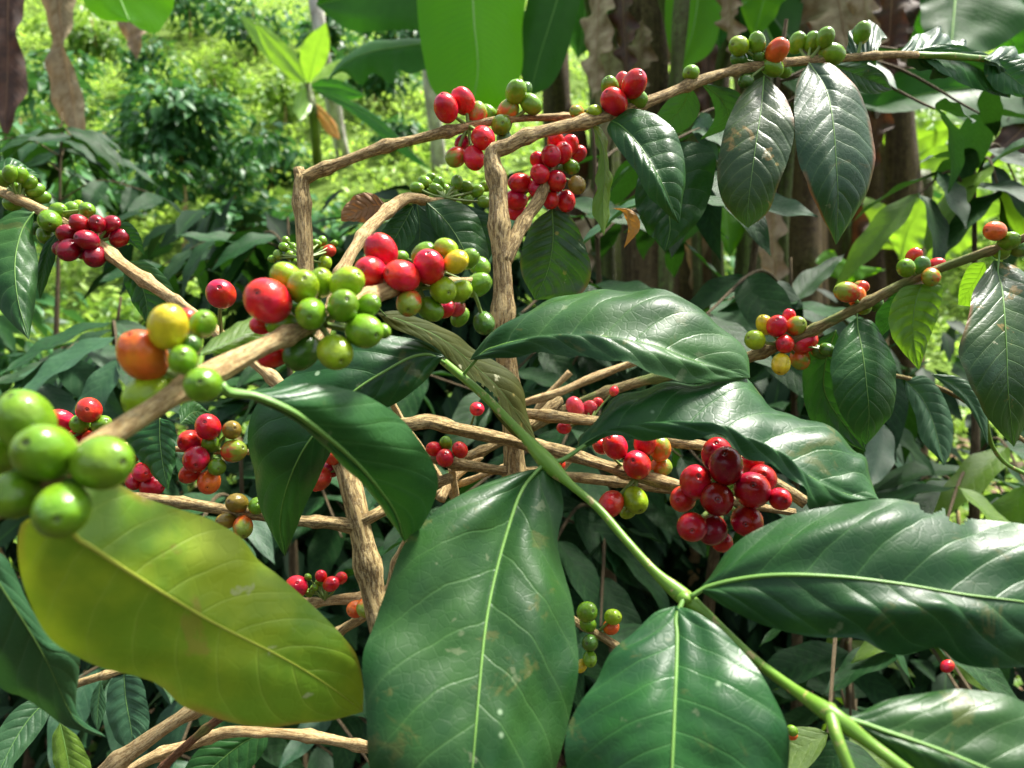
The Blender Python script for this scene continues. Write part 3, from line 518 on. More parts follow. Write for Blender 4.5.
# ---- I: knobbly twig behind the red cherries
I = thing('coffee_branch', P(345, 330, .40), 'knobbly short twig between the two upright stems with tiny green cherries and dark leaves', 'branch')
stem(I, [(320, 345, .40), (338, 285, .42), (350, 256, .43), (360, 240, .44), (372, 225, .45), (392, 208, .465), (409, 198, .475), (432, 201, .485), (455, 199, .50)], [6, 6.5, 6.5, 6, 6.2, 6, 5, 4, 2.5], 'barkP', knots=.03, rough=.12)
cluster(I, (445, 198, .49), [(417, 188, 6, 'g'), (425, 182, 6.5, 'g'), (436, 190, 6.5, 'g'), (439, 183, 6, 'g'), (452, 195, 6.7, 'g'), (457, 183, 6.5, 'g'), (466, 187, 6.5, 'g'), (477, 191, 6.5, 'g'), (467, 199, 6, 'g'), (486, 186, 6, 'g'), (484, 202, 6.2, 'g'), (445, 189, 5.5, 'g'), (424, 193, 5, 'G'), (431, 177, 4.5, 'g')], .50)
leaf(I, [(426, 202), (427, 216), (440, 238), (456, 256), (478, 285)], [(426, 202), (445, 220), (462, 246), (478, 285)], [(426, 202), (452, 200), (474, 212), (486, 238), (488, 262), (478, 285)], [.48, .47], mat='leaf', dr=.01, quilt=.03)
leaf(I, [(413, 206), (396, 214), (380, 234), (368, 258)], [(413, 206), (402, 226), (386, 250), (368, 258)], [(413, 206), (418, 226), (405, 250), (368, 258)], [.475, .47], mat='leaf', quilt=.03)
leaf(I, [(417, 204), (410, 225), (402, 250), (400, 280)], [(417, 204), (420, 232), (415, 258), (400, 280)], [(417, 204), (436, 222), (436, 255), (400, 280)], [.49, .49], mat='leafG', quilt=.03)
leaf(I, [(452, 203), (470, 206), (492, 218), (494, 246), (488, 262)], [(452, 203), (468, 215), (482, 236), (488, 262)], [(452, 203), (458, 218), (470, 244), (488, 262)], [.495, .50], mat='leafG', quilt=.03)
leaf(I, [(392, 210), (372, 193), (355, 196), (343, 208), (341, 221)], [(392, 210), (372, 206), (341, 221)], [(392, 210), (382, 222), (362, 222), (341, 221)], [.47, .47], mat='dead', rib='ribX', wave=.12, quilt=.08, label='brown dead leaf')

# ---- E: diagonal branch at left
E = thing('coffee_branch', P(-40, 175, .52), 'pale branch slanting down from the left edge with dark red and green cherries', 'branch')
stem(E, [(-40, 175, .52), (20, 200, .51), (62, 222, .50), (100, 245, .49), (122, 264, .485), (160, 290, .475), (190, 312, .465), (235, 347, .45), (262, 368, .44), (286, 390, .43)], [4, 5, 5, 5, 6, 5.8, 5.8, 5.8, 6, 6], 'barkP', knots=.03, rough=.12)
cluster(E, (96, 243, .49), [(87, 240, 10.5, 'D'), (80, 224, 9.3, 'D'), (97, 224, 9, 'D'), (111, 224, 8.7, 'D'), (69, 250, 11, 'D'), (95, 256, 11, 'D'), (68, 234, 9.8, 'D'), (119, 238, 9.3, 'D'), (106, 235, 6, 'D'), (84, 252, 8, 'D'), (60, 248, 7, 'D')], .478)
cluster(E, (48, 214, .505), [(50, 221, 11.5, 'g'), (46, 235, 9, 'g'), (58, 211, 8.5, 'g'), (70, 210, 7.5, 'g'), (87, 210, 8, 'g'), (37, 228, 6, 'G'), (78, 206, 6, 'l')], .494)
cluster(E, (18, 199, .51), [(10, 174, 7.5, 'g'), (20, 175, 8, 'g'), (29, 182, 7.5, 'g'), (17, 190, 8, 'g'), (35, 190, 7.5, 'g'), (13, 203, 8, 'g'), (26, 200, 7, 'g'), (3, 179, 7, 'g'), (42, 197, 7, 'g'), (6, 192, 7, 'G')], .50)
leaf(E, [(34, 212), (12, 212), (-14, 235), (-20, 275), (0, 310), (29, 340)], [(34, 212), (22, 230), (15, 262), (18, 300), (29, 340)], [(34, 212), (33, 235), (38, 262), (36, 295), (29, 340)], [.49, .47, .46], mat='leafN', dl=.0, dr=.01, quilt=.05, k=.8, ribr=.02)
leaf(E, [(124, 262), (124, 282), (134, 305), (148, 325)], [(124, 262), (138, 278), (146, 300), (148, 325)], [(124, 262), (146, 262), (168, 280), (176, 304), (148, 325)], [.49, .49], mat='leaf', quilt=.04)
leaf(E, [(112, 226), (128, 222), (140, 236), (145, 256)], [(112, 226), (124, 232), (145, 256)], [(112, 226), (118, 238), (134, 246), (145, 256)], [.49, .50], mat='leaf')
leaf(E, [(58, 232), (44, 245), (36, 275), (40, 300)], [(58, 232), (48, 250), (42, 275), (40, 300)], [(58, 232), (56, 255), (48, 280), (40, 300)], [.495, .5], mat='leafN')
leaf(E, [(5, 196), (-10, 175), (10, 158), (40, 175)], [(5, 196), (15, 172), (40, 175)], [(5, 196), (25, 192), (40, 175)], [.53, .57], mat='leaf', quilt=.04)
cluster(E, (222, 336, .453), [(221, 294, 15, 'r')], .40)

# ---- F: right branch
Fb = thing('coffee_branch', P(1100, 200, .40), 'thin branch descending from the right edge with mixed coloured cherries and hanging leaves', 'branch')
stem(Fb, [(1100, 200, .42), (1024, 238, .44), (974, 256, .455), (914, 279, .47), (851, 311, .485), (800, 336, .50), (747, 358, .51), (700, 370, .515), (656, 378, .52), (620, 388, .52), (582, 402, .52), (556, 414, .52), (530, 428, .51)], [4, 4, 4.4, 4.6, 5, 5.2, 5.4, 5, 5, 5, 5, 5, 5], 'barkG', knots=.035)
cluster(Fb, (782, 344, .503), [(785, 344, 9.5, 'r'), (777, 326, 10.7, 'r'), (796, 326, 10, 'o'), (805, 342, 11, 'r'), (755, 340, 10, 'l'), (765, 325, 9, 'y'), (800, 359, 10, 'o'), (781, 364, 9.7, 'y'), (789, 317, 7, 'r'), (827, 350, 7, 'G'), (819, 352, 7, 'G')], .495)
cluster(Fb, (862, 306, .483), [(847, 292, 11, 'O'), (857, 297, 8.5, 'o'), (863, 306, 8.8, 'g'), (876, 303, 7.5, 'G'), (861, 287, 7, 'O')], .478)
cluster(Fb, (918, 277, .47), [(931, 277, 9.5, 'O'), (906, 268, 9.5, 'g'), (921, 267, 9, 'G'), (936, 266, 8.5, 'r'), (914, 256, 7.5, 'O')], .463)
cluster(Fb, (1002, 247, .447), [(995, 231, 10, 'o'), (1009, 241, 9.5, 'g'), (1001, 250, 9.5, 'g'), (1020, 248, 9, 'G')], .44)
leaf(Fb, [(856, 318), (842, 331), (833, 352), (831, 380), (840, 411), (853, 432), (866, 445)], [(856, 318), (863, 356), (867, 389), (869, 416), (866, 445)], [(856, 318), (872, 322), (887, 343), (896, 372), (895, 403), (884, 425), (866, 445)], [.482, .465, .46, .47], mat='leaf', dl=.004, dr=.01, quilt=.022, N=10, k=.8, pet=[(857, 310, .484)], label='hanging leaf in the middle of the branch')
leaf(Fb, [(994, 260), (975, 288), (967, 320), (960, 346), (965, 375), (977, 399), (994, 426), (1014, 447)], [(994, 260), (1002, 290), (1006, 339), (1008, 389), (1011, 420), (1014, 447)], [(994, 260), (1020, 268), (1040, 300), (1048, 340), (1042, 380), (1030, 415), (1014, 447)], [.447, .42, .41, .42], mat='leafD', dr=.01, quilt=.02, N=10, k=.8, pet=[(1000, 248, .447)], label='large hanging leaf at the right edge')
leaf(Fb, [(922, 284), (902, 288), (890, 308), (891, 335), (903, 352), (919, 370)], [(922, 284), (915, 305), (913, 335), (919, 370)], [(922, 284), (941, 284), (940, 308), (931, 335), (919, 370)], [.468, .47], mat='lime', quilt=.05, label='olive green leaf with light shining through')
leaf(Fb, [(905, 285), (882, 305), (875, 320), (880, 338)], [(905, 285), (895, 310), (880, 338)], [(905, 285), (902, 315), (880, 338)], [.475, .49], mat='leaf')
leaf(Fb, [(836, 330), (812, 345), (803, 372), (806, 410), (822, 430), (866, 452)], [(836, 330), (825, 365), (828, 400), (866, 452)], [(836, 330), (855, 360), (862, 400), (866, 452)], [.51, .53], mat='leaf', quilt=.03)
leaf(Fb, [(985, 262), (970, 265), (960, 285), (958, 305)], [(985, 262), (976, 280), (958, 305)], [(985, 262), (988, 285), (975, 305), (958, 305)], [.46, .48], mat='lime')
# ---- thin twig with folded grey leaves under F
Y = thing('coffee_branch', P(1060, 470, .6), 'thin twig at lower right with folded grey-sheened leaves below the right branch', 'branch')
stem(Y, [(1060, 470, .6), (1024, 441, .6), (990, 415, .6), (944, 390, .6), (917, 381, .6), (890, 375, .6), (850, 372, .62)], 2.2, 'barkG')
leaf(Y, [(905, 380), (906, 392), (915, 415), (921, 440), (936, 456), (944, 466)], [(905, 380), (922, 398), (934, 425), (944, 466)], [(905, 380), (925, 376), (943, 395), (953, 425), (951, 450), (944, 466)], [.60, .57], mat='leafG', quilt=.03, cup=.1)
leaf(Y, [(931, 374), (950, 390), (964, 402), (976, 420), (988, 446)], [(931, 374), (958, 388), (975, 408), (988, 446)], [(931, 374), (955, 376), (972, 385), (986, 408), (988, 446)], [.60, .57], mat='leafG', quilt=.03, cup=.1)
stem(Y, [(985, 412, .60), (992, 445, .62), (1008, 465, .63), (1040, 480, .63)], 2, 'stem', name='green_twig', knots=0)
# ---- G: middle horizontal branches and clusters
G = thing('coffee_branch', P(395, 426, .40), 'thick horizontal bare branch across the centre ending in a bunch of dark red cherries', 'branch')
stem(G, [(391, 426, .42), (410, 425, .42), (429, 422, .42), (452, 428, .42), (480, 434, .42), (509, 440, .42), (542, 448, .42), (576, 456, .42), (600, 464, .415), (640, 476, .41), (678, 486, .405), (720, 497, .40), (765, 508, .40), (795, 513, .40)], [6.5, 6.5, 7.5, 6.5, 6.3, 6.3, 6.5, 6.5, 6.5, 6.5, 6.8, 5, 4, 4], knots=.05, rough=.13)
stem(G, [(600, 420, .45), (640, 433, .445), (672, 442, .44), (706, 447, .43), (740, 462, .42), (775, 482, .41), (806, 503, .405)], [5, 5, 5.5, 5.5, 5, 5.5, 6], name='side_branch', knots=.05)
cluster(G, (722, 493, .402), [(726, 466, 18.3, 'D'), (752, 490, 18.8, 'R'), (717, 499, 17.5, 'D'), (696, 482, 17.3, 'r'), (747, 521, 16.5, 'R'), (692, 527, 15.5, 'R'), (712, 530, 15.5, 'D'), (717, 455, 16.5, 'R'), (683, 499, 13.5, 'O'), (762, 479, 15, 'R'), (752, 463, 12, 'R'), (780, 499, 11.5, 'r'), (722, 542, 11, 'R')], .345)
cluster(G, (636, 478, .41), [(637, 465, 14.7, 'r'), (615, 446, 13, 'r'), (601, 446, 8.5, 'r'), (645, 443, 11.5, 'r'), (660, 449, 11.5, 'o'), (661, 467, 10, 'o'), (611, 504, 13, 'O'), (635, 500, 13.3, 'l'), (628, 512, 7, 'l')], .40)
cluster(G, (568, 458, .42), [(558, 465, 7, 'r')], .428)
G2 = thing('coffee_branch', P(520, 414, .47), 'short horizontal branch just above the thick centre one with small pinkish red cherries', 'branch')
stem(G2, [(506, 411, .46), (524, 413, .47), (582, 420, .47), (630, 424, .48), (680, 428, .49)], 5.4, knots=.05, rough=.13)
cluster(G2, (590, 421, .475), [(575, 407, 9, 'p'), (589, 408, 7.5, 'p'), (564, 428, 6.5, 'r'), (598, 402, 5, 'r'), (614, 391, 5, 'r')], .478)
G3 = thing('coffee_branch', P(419, 456, .44), 'lower thin horizontal branch with three tiny red cherries under the thick centre branch', 'branch')
stem(G3, [(405, 452, .45), (419, 456, .45), (452, 463, .45), (480, 467, .455), (509, 471, .46), (560, 476, .47), (600, 480, .47), (660, 487, .47), (730, 496, .47)], 5, knots=.05, rough=.13)
stem(G3, [(452, 463, .455), (468, 456, .46), (492, 446, .47), (520, 430, .49), (560, 400, .52)], 4.5, name='side_branch')
cluster(G3, (450, 460, .45), [(445, 458, 9.3, 'r'), (460, 450, 8.3, 'r'), (434, 449, 7.5, 'r'), (446, 443, 6.5, 'g')], .44)
cluster(G3, (470, 430, .50), [(477, 409, 7.5, 'r')], .43)
T2 = thing('coffee_branch', P(390, 400, .55), 'tangle of thin pale dead twigs crossing behind the centre branches', 'twigs')
for i, (pts, r) in enumerate([([(388, 395, .52), (402, 420, .53), (425, 455, .54), (458, 505, .55)], 3), ([(510, 465, .53), (470, 480, .54), (440, 492, .55), (400, 520, .56)], 3.2), ([(440, 500, .53), (452, 480, .54), (480, 455, .55)], 4.5),
                             ([(640, 360, .62), (600, 375, .62), (560, 392, .62), (520, 404, .62)], 4), ([(570, 372, .66), (548, 395, .66), (530, 420, .66)], 3), ([(452, 468, .52), (455, 500, .54), (446, 530, .55), (410, 560, .55)], 3.5), ([(570, 460, .5), (552, 480, .5), (535, 505, .5)], 4), ([(720, 390, .7), (690, 410, .7), (670, 450, .7)], 2.5)]):
    stem(T2, pts, r, 'barkP', name='twig' if i else 'stem', knots=0, rough=.15)
# ---- K, L, M, O, P: clusters behind the near branch
K = thing('coffee_branch', P(140, 447, .46), 'thin twig below the near branch carrying nine red, orange and green cherries', 'branch')
stem(K, [(120, 445, .47), (176, 449, .47), (215, 451, .47), (249, 452, .47), (290, 452, .47)], 3, 'barkP')
cluster(K, (212, 450, .47), [(196, 459, 13.4, 'r'), (208, 427, 13.2, 'r'), (234, 451, 12, 'O'), (232, 430, 9.7, 'b'), (217, 467, 9.2, 'g'), (211, 444, 9, 'g'), (209, 482, 12, 'o'), (190, 441, 11.3, 'r'), (190, 473, 10, 'O')], .455)
leaf(K, [(160, 418), (140, 425), (126, 440), (140, 460), (155, 478), (168, 490)], [(160, 418), (160, 440), (163, 465), (168, 490)], [(160, 418), (174, 424), (176, 444), (174, 468), (168, 490)], [.44, .43], mat='leafN', dl=.005, quilt=.04)
leaf(K, [(180, 424), (180, 408), (192, 400), (214, 416)], [(180, 424), (194, 412), (214, 416)], [(180, 424), (200, 424), (214, 416)], [.47, .49], mat='leafN', quilt=.035)
Lc = thing('coffee_branch', P(60, 430, .44), 'cherry twig at the far left behind the big green cherries, reds around two green ones', 'branch')
stem(Lc, [(20, 425, .47), (60, 428, .465), (90, 430, .46), (110, 438, .46)], 3.5, 'barkR')
cluster(Lc, (85, 430, .46), [(89, 410, 13, 'O'), (80, 424, 9.7, 'g'), (102, 425, 10, 'g'), (61, 420, 11, 'r'), (70, 437, 11, 'r'), (93, 440, 11, 'O'), (47, 455, 8, 'O')], .445)
Mc = thing('coffee_branch', P(115, 490, .46), 'reddish twig with three dark red cherries tucked above the yellow leaf', 'branch')
stem(Mc, [(108, 500, .46), (120, 482, .455), (137, 452, .45), (150, 430, .45)], 5, 'barkR')
cluster(Mc, (136, 462, .452), [(143, 472, 10.5, 'r'), (152, 486, 11.5, 'R'), (133, 481, 8, 'R')], .44)
Oc = thing('coffee_branch', P(300, 602, .46), 'pale twig at lower left centre with small red berries beside tiny green ones', 'branch')
stem(Oc, [(280, 603, .46), (310, 603, .46), (335, 600, .455), (360, 598, .45), (388, 591, .44), (396, 562, .44), (410, 535, .44)], [5, 5, 5, 5.2, 5, 4.5, 4], 'barkP', rough=.15)
stem(Oc, [(315, 650, .48), (342, 630, .47), (360, 618, .46), (385, 596, .445)], 5, 'bark', name='side_branch', rough=.15)
cluster(Oc, (300, 600, .46), [(296, 587, 12, 'r')], .45)
cluster(Oc, (325, 600, .455), [(331, 584, 8, 'r'), (321, 576, 6, 'r'), (341, 578, 6.2, 'r')]+[(308+(i*7) % 17, 577+(i*11) % 19, 3.6, 'g') for i in range(11)], .45)
cluster(Oc, (372, 597, .45), [(366, 608, 10, 'ot'), (356, 609, 9, 'o')], .43)
Q = thing('coffee_branch', P(575, 622, .5), 'little twig between the two big front leaves with olive and yellow green cherries', 'branch')
stem(Q, [(560, 612, .50), (578, 623, .49), (604, 638, .48), (630, 655, .48)], 4, 'bark')
cluster(Q, (596, 634, .485), [(587, 612, 10.5, 'g'), (588, 624, 8.5, 'g'), (590, 643, 8.5, 'G'), (613, 617, 8.5, 'l'), (611, 627, 8, 'o'), (590, 659, 7.5, 'g'), (581, 666, 6, 'y')], .475)
# lower left woody branches
Z = thing('coffee_branch', P(80, 790, .45), 'thick pale woody branch rising from the bottom left under the yellow leaf', 'branch')
stem(Z, [(80, 795, .44), (110, 768, .44), (148, 740, .44), (185, 715, .44), (230, 690, .45), (280, 668, .46)], [8.5, 8, 7.5, 7, 6.5, 6], 'barkP', rough=.12, knots=.05)
Z2 = thing('coffee_branch', P(120, 800, .48), 'thinner crooked branch at the bottom left running right along the frame below the yellow leaf', 'branch')
stem(Z2, [(100, 800, .47), (135, 768, .47), (165, 753, .47), (195, 743, .47), (228, 732, .47), (274, 733, .475), (320, 738, .48), (362, 746, .48), (400, 752, .48)], [6, 5.5, 5.5, 5, 5, 5, 5, 5, 5], 'barkP', rough=.15, knots=.03)
Z3 = thing('coffee_branch', P(150, 800, .5), 'slender reddish twig crossing the bottom left branches', 'branch')
stem(Z3, [(140, 790, .455), (165, 765, .455), (190, 742, .45), (215, 722, .45), (245, 700, .45)], 4, 'barkR')
Z4 = thing('coffee_branch', P(40, 700, .5), 'thin brown twig behind the lower left corner leaf', 'branch')
stem(Z4, [(30, 705, .52), (77, 684, .52), (115, 672, .52), (170, 655, .53)], 3.8, 'bark')
leaf(Z4, [(124, 674), (110, 682), (106, 710), (116, 740), (134, 752)], [(124, 674), (126, 700), (131, 728), (134, 752)], [(124, 674), (140, 678), (148, 705), (148, 732), (134, 752)], [.52, .50], mat='leafG', quilt=.07, N=8, label='ribbed hanging leaf')
leaf(Z4, [(101, 680), (92, 695), (91, 715), (98, 732)], [(101, 680), (98, 706), (98, 732)], [(101, 680), (106, 706), (98, 732)], [.53, .52], mat='leafG')
leaf(Z4, [(52, 700), (30, 700), (5, 720), (-20, 768), (-10, 790)], [(52, 700), (35, 712), (15, 740), (-10, 790)], [(52, 700), (46, 722), (24, 752), (-10, 790)], [.5, .46], mat='leafG', quilt=.04)
leaf(Z4, [(60, 722), (52, 740), (56, 770), (75, 800)], [(60, 722), (66, 750), (75, 800)], [(60, 722), (80, 740), (92, 775), (75, 800)], [.54, .52], mat='lime')
leaf(Z4, [(270, 730), (235, 732), (200, 748), (182, 775), (180, 800)], [(270, 730), (240, 745), (210, 770), (180, 800)], [(270, 730), (262, 755), (230, 785), (180, 800)], [.53, .50], mat='leaf', quilt=.04)
leaf(C, [(612, 208), (622, 212), (628, 228), (624, 248)], [(612, 208), (626, 214), (632, 230), (624, 248)], [(612, 208), (632, 210), (640, 228), (624, 248)], [.50, .50], mat='orange', rib=None, wave=.1, label='small orange withered leaf')
# ================================================================== generic coffee leaves, mid-distance coffee plants
def proto_leaf(seed, mat, droop=.25, width=.19, nu=18, nv=8, N=8, quilt=.006):
    r = np.random.default_rng(seed); V = []; UV = []; ph = r.uniform(0, 6, 3); bend = r.uniform(-.06, .06)
    for i in range(nu):
        u = i/(nu-1); w = width*(math.sin(math.pi*u**.85)**.75)*(1-.25*u) if 0 < u < 1 else 0
        if u > .85: w *= .75+.25*math.cos((u-.85)/.15*math.pi)
        for j in range(nv+1):
            v = -1+2*j/nv; a = abs(v); s = float(sfun(u, a, N, np.sign(v)))
            z = -droop*u*u+.22*w*a*(1-.2*u)+quilt*(abs(math.sin(math.pi*s))**.7-.5)*math.sin(math.pi*a)*math.sin(math.pi*u)+.016*a*a*math.sin(9*u*2+ph[0]+v)
            V.append((v*w+bend*math.sin(math.pi*u), u*(1-.12*droop*u), z)); UV.append((u, .5+v/2))
    m = nv+1; Fc = [(i*m+j, i*m+j+1, (i+1)*m+j+1, (i+1)*m+j) for i in range(nu-1) for j in range(nv)]
    return mesh('coffee_leaf_shape', V, Fc, mat, UV)
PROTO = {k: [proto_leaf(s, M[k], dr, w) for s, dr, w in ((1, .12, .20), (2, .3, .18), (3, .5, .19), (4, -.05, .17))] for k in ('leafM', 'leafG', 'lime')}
def put_leaf(T, base, dirn, up, L, kind='leafM'):
    d = np.array(dirn, float); d /= np.linalg.norm(d); up = np.array(up, float); x = np.cross(d, up)
    if np.linalg.norm(x) < 1e-3: x = np.array([1., 0, 0])
    x /= np.linalg.norm(x); z = np.cross(x, d)
    o = link('leaf', random.choice(PROTO[kind]), T); l = np.array(base)-org(T)
    o.matrix_local = Matrix(((x[0]*L, d[0]*L, z[0]*L, l[0]), (x[1]*L, d[1]*L, z[1]*L, l[1]), (x[2]*L, d[2]*L, z[2]*L, l[2]), (0, 0, 0, 1)))
    return o
def branchlet(T, path, n, L, kinds=('leafM',), rad=.0022, start=.25, mat='twig', down=.5, cherries=0):
    path = np.array(path); link('side_branch', tube('side_branch', path, [rad]*(len(path)-1)+[rad*.6], M[mat], T, nseg=8, n=24), T)
    c = cr(path, 60); ax = c[-1]-c[0]; ax /= np.linalg.norm(ax)
    for i in range(n):
        t = start+(1-start)*i/max(1, n-1); k = int(t*59); p = c[k]; tn = c[min(59, k+1)]-c[max(0, k-1)]; tn /= np.linalg.norm(tn)
        side = np.cross(tn, [0, 0, 1]); side /= np.linalg.norm(side)+1e-6
        for s in (-1, 1):
            if rng.random() < .1: continue
            dr = side*s*rng.uniform(.6, 1)+tn*rng.uniform(.2, .7)+np.array([0, 0, -1])*rng.uniform(.1, 1.2)*down+rng.normal(0, .12, 3)
            put_leaf(T, p, dr, [rng.normal(0, .3), rng.normal(-.25, .3), 1], L*rng.uniform(.7, 1.15), random.choice(kinds))
def mid_plant(label, base, boxes, L=.14, kinds=('leafM',), group='coffee plants in the shade behind the near branches', berries=()):
    """boxes: (px0, px1, py0, py1, d0, d1, branches, leaf pairs)"""
    T = thing('coffee_plant', base, label, 'coffee plant', group)
    top = None; tips = []
    for (x0, x1, y0, y1, d0, d1, nb, nl) in boxes:
        for _ in range(nb): tips.append((P(rng.uniform(x0, x1), rng.uniform(y0, y1), rng.uniform(d0, d1)), nl))
    cen = np.mean([t for t, _ in tips], axis=0); hi = max(t[2] for t, _ in tips)
    b = np.array(base); trunk = [b, b*.5+np.array([cen[0], cen[1], hi])*.5*1+0, np.array([cen[0], cen[1]+.05, hi+.05])]
    trunk[1] = (trunk[0]+trunk[2])/2+rng.normal(0, .03, 3)
    link('stem', tube('stem', trunk, [.013, .009, .002], M['twig'], T, nseg=12, n=40, rough=.1), T)
    tr = cr(trunk, 50)
    for t, nl in tips:
        k = np.argmin(np.abs(tr[:, 2]-(t[2]-.02))); s = tr[k]; m = (s+t)/2+np.array([0, 0, .03])
        e = t+(t-s)*.1+np.array([0, 0, -.03]); branchlet(T, [s, m, e], nl, L, kinds)
    for px, py, d, n in berries:
        cluster(T, (px, py, d), [(px+rng.uniform(-12, 12), py+rng.uniform(-8, 8), rng.uniform(5, 6.5), random.choice('rRrgo')) for _ in range(n)], d)
    return T
def gnd(px, d):
    p = P(px, 384, d); return np.array([p[0], p[1], float(terr(p[0], p[1]))])
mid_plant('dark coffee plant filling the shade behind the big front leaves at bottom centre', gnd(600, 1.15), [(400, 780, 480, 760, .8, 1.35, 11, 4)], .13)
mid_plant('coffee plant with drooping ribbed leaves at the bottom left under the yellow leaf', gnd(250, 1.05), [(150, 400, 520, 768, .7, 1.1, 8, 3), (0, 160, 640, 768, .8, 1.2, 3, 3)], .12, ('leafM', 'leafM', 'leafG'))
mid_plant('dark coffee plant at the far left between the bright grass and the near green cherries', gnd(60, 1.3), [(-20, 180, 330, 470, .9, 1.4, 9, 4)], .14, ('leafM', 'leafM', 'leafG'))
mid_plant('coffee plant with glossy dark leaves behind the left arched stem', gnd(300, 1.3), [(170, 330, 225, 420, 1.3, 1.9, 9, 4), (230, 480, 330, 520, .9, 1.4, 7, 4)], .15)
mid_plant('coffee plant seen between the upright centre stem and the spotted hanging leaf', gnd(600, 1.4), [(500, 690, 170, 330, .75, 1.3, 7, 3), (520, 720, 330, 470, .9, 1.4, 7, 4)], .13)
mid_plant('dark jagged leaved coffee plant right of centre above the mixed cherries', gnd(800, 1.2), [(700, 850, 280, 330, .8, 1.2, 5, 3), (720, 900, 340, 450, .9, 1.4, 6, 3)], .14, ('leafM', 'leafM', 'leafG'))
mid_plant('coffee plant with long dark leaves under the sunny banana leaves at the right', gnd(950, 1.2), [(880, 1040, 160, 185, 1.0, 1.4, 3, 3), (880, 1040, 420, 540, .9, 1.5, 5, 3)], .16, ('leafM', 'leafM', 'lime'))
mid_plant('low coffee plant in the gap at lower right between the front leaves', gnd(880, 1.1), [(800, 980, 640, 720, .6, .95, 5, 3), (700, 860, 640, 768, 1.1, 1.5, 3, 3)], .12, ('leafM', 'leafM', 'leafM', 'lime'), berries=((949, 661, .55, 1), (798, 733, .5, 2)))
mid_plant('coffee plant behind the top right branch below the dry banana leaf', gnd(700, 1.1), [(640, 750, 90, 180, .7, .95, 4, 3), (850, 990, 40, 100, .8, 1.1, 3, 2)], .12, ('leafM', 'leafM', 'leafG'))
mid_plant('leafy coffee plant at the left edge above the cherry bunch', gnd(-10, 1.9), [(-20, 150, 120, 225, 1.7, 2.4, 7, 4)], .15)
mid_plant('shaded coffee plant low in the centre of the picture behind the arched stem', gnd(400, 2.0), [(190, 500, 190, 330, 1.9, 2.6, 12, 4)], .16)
# ================================================================== banana plants
def bleaf(T, Lp, Mp, Rp, d, dl=0., dr=0., mat='ban', label=None, **k):
    kw = dict(N=44, k=.35, quilt=.010, cup=.06, wave=.03, rib='ribB', ribr=.022, nu=64, nv=14); kw.update(k)
    return leaf(T, Lp, Mp, Rp, d, dl, dr, mat=mat, label=label, **kw)
BA = thing('banana_plant', gnd(660, 2.7), 'banana plant in the middle at the top with huge backlit green leaves', 'banana plant')
def pstem(T, pts, rpx, mat='sheath', name='trunk'): 
    return link(name, tube(name, pp(pts), [a*p[2]/F for a, p in zip(rpx if not np.isscalar(rpx) else [rpx]*len(pts), pts)], M[mat], T, nseg=24, rough=.10, n=60), T)
b0 = org(BA); bt = P(640, -150, 2.75)
link('trunk', tube('trunk', [b0, (b0+bt)/2, bt], [.12, .10, .07], M['sheath'], BA, nseg=26, rough=.14, n=90), BA)
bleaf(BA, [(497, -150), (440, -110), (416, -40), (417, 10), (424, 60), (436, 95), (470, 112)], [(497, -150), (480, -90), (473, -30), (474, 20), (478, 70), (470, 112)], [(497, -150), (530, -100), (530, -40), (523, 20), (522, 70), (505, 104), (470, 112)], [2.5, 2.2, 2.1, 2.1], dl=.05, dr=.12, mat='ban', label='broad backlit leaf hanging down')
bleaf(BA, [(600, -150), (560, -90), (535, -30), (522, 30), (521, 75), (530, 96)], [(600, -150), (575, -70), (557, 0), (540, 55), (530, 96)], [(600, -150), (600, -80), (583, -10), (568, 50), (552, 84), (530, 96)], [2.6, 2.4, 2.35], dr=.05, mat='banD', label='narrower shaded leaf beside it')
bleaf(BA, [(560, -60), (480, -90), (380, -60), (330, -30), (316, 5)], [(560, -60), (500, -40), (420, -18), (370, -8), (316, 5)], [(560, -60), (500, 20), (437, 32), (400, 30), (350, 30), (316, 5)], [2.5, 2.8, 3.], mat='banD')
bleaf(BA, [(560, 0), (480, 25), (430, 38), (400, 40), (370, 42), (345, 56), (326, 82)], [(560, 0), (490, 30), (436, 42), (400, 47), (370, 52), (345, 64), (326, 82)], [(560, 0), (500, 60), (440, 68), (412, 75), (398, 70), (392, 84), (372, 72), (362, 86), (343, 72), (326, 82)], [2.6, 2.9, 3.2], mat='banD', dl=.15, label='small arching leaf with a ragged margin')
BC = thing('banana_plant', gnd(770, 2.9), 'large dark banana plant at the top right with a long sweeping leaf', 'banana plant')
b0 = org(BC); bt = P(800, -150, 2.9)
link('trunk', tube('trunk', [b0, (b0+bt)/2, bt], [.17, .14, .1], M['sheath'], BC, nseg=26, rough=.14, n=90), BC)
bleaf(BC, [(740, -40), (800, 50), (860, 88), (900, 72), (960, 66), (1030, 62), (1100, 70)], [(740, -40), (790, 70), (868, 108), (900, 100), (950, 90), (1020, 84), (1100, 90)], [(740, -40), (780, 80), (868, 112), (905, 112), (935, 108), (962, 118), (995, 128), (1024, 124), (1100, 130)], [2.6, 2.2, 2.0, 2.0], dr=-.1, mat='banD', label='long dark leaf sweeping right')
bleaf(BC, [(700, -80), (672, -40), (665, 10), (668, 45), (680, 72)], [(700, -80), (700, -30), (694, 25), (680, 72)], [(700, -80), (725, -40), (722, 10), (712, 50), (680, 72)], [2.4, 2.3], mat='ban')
bleaf(BC, [(905, -60), (880, -20), (862, 20), (858, 60), (866, 100), (876, 120)], [(905, -60), (895, 0), (885, 60), (876, 120)], [(905, -60), (930, -20), (915, 20), (905, 60), (893, 95), (876, 120)], [2.3, 2.1], mat='banR', rib='ribX', wave=.25, quilt=.05, label='rusty hanging dead leaf')
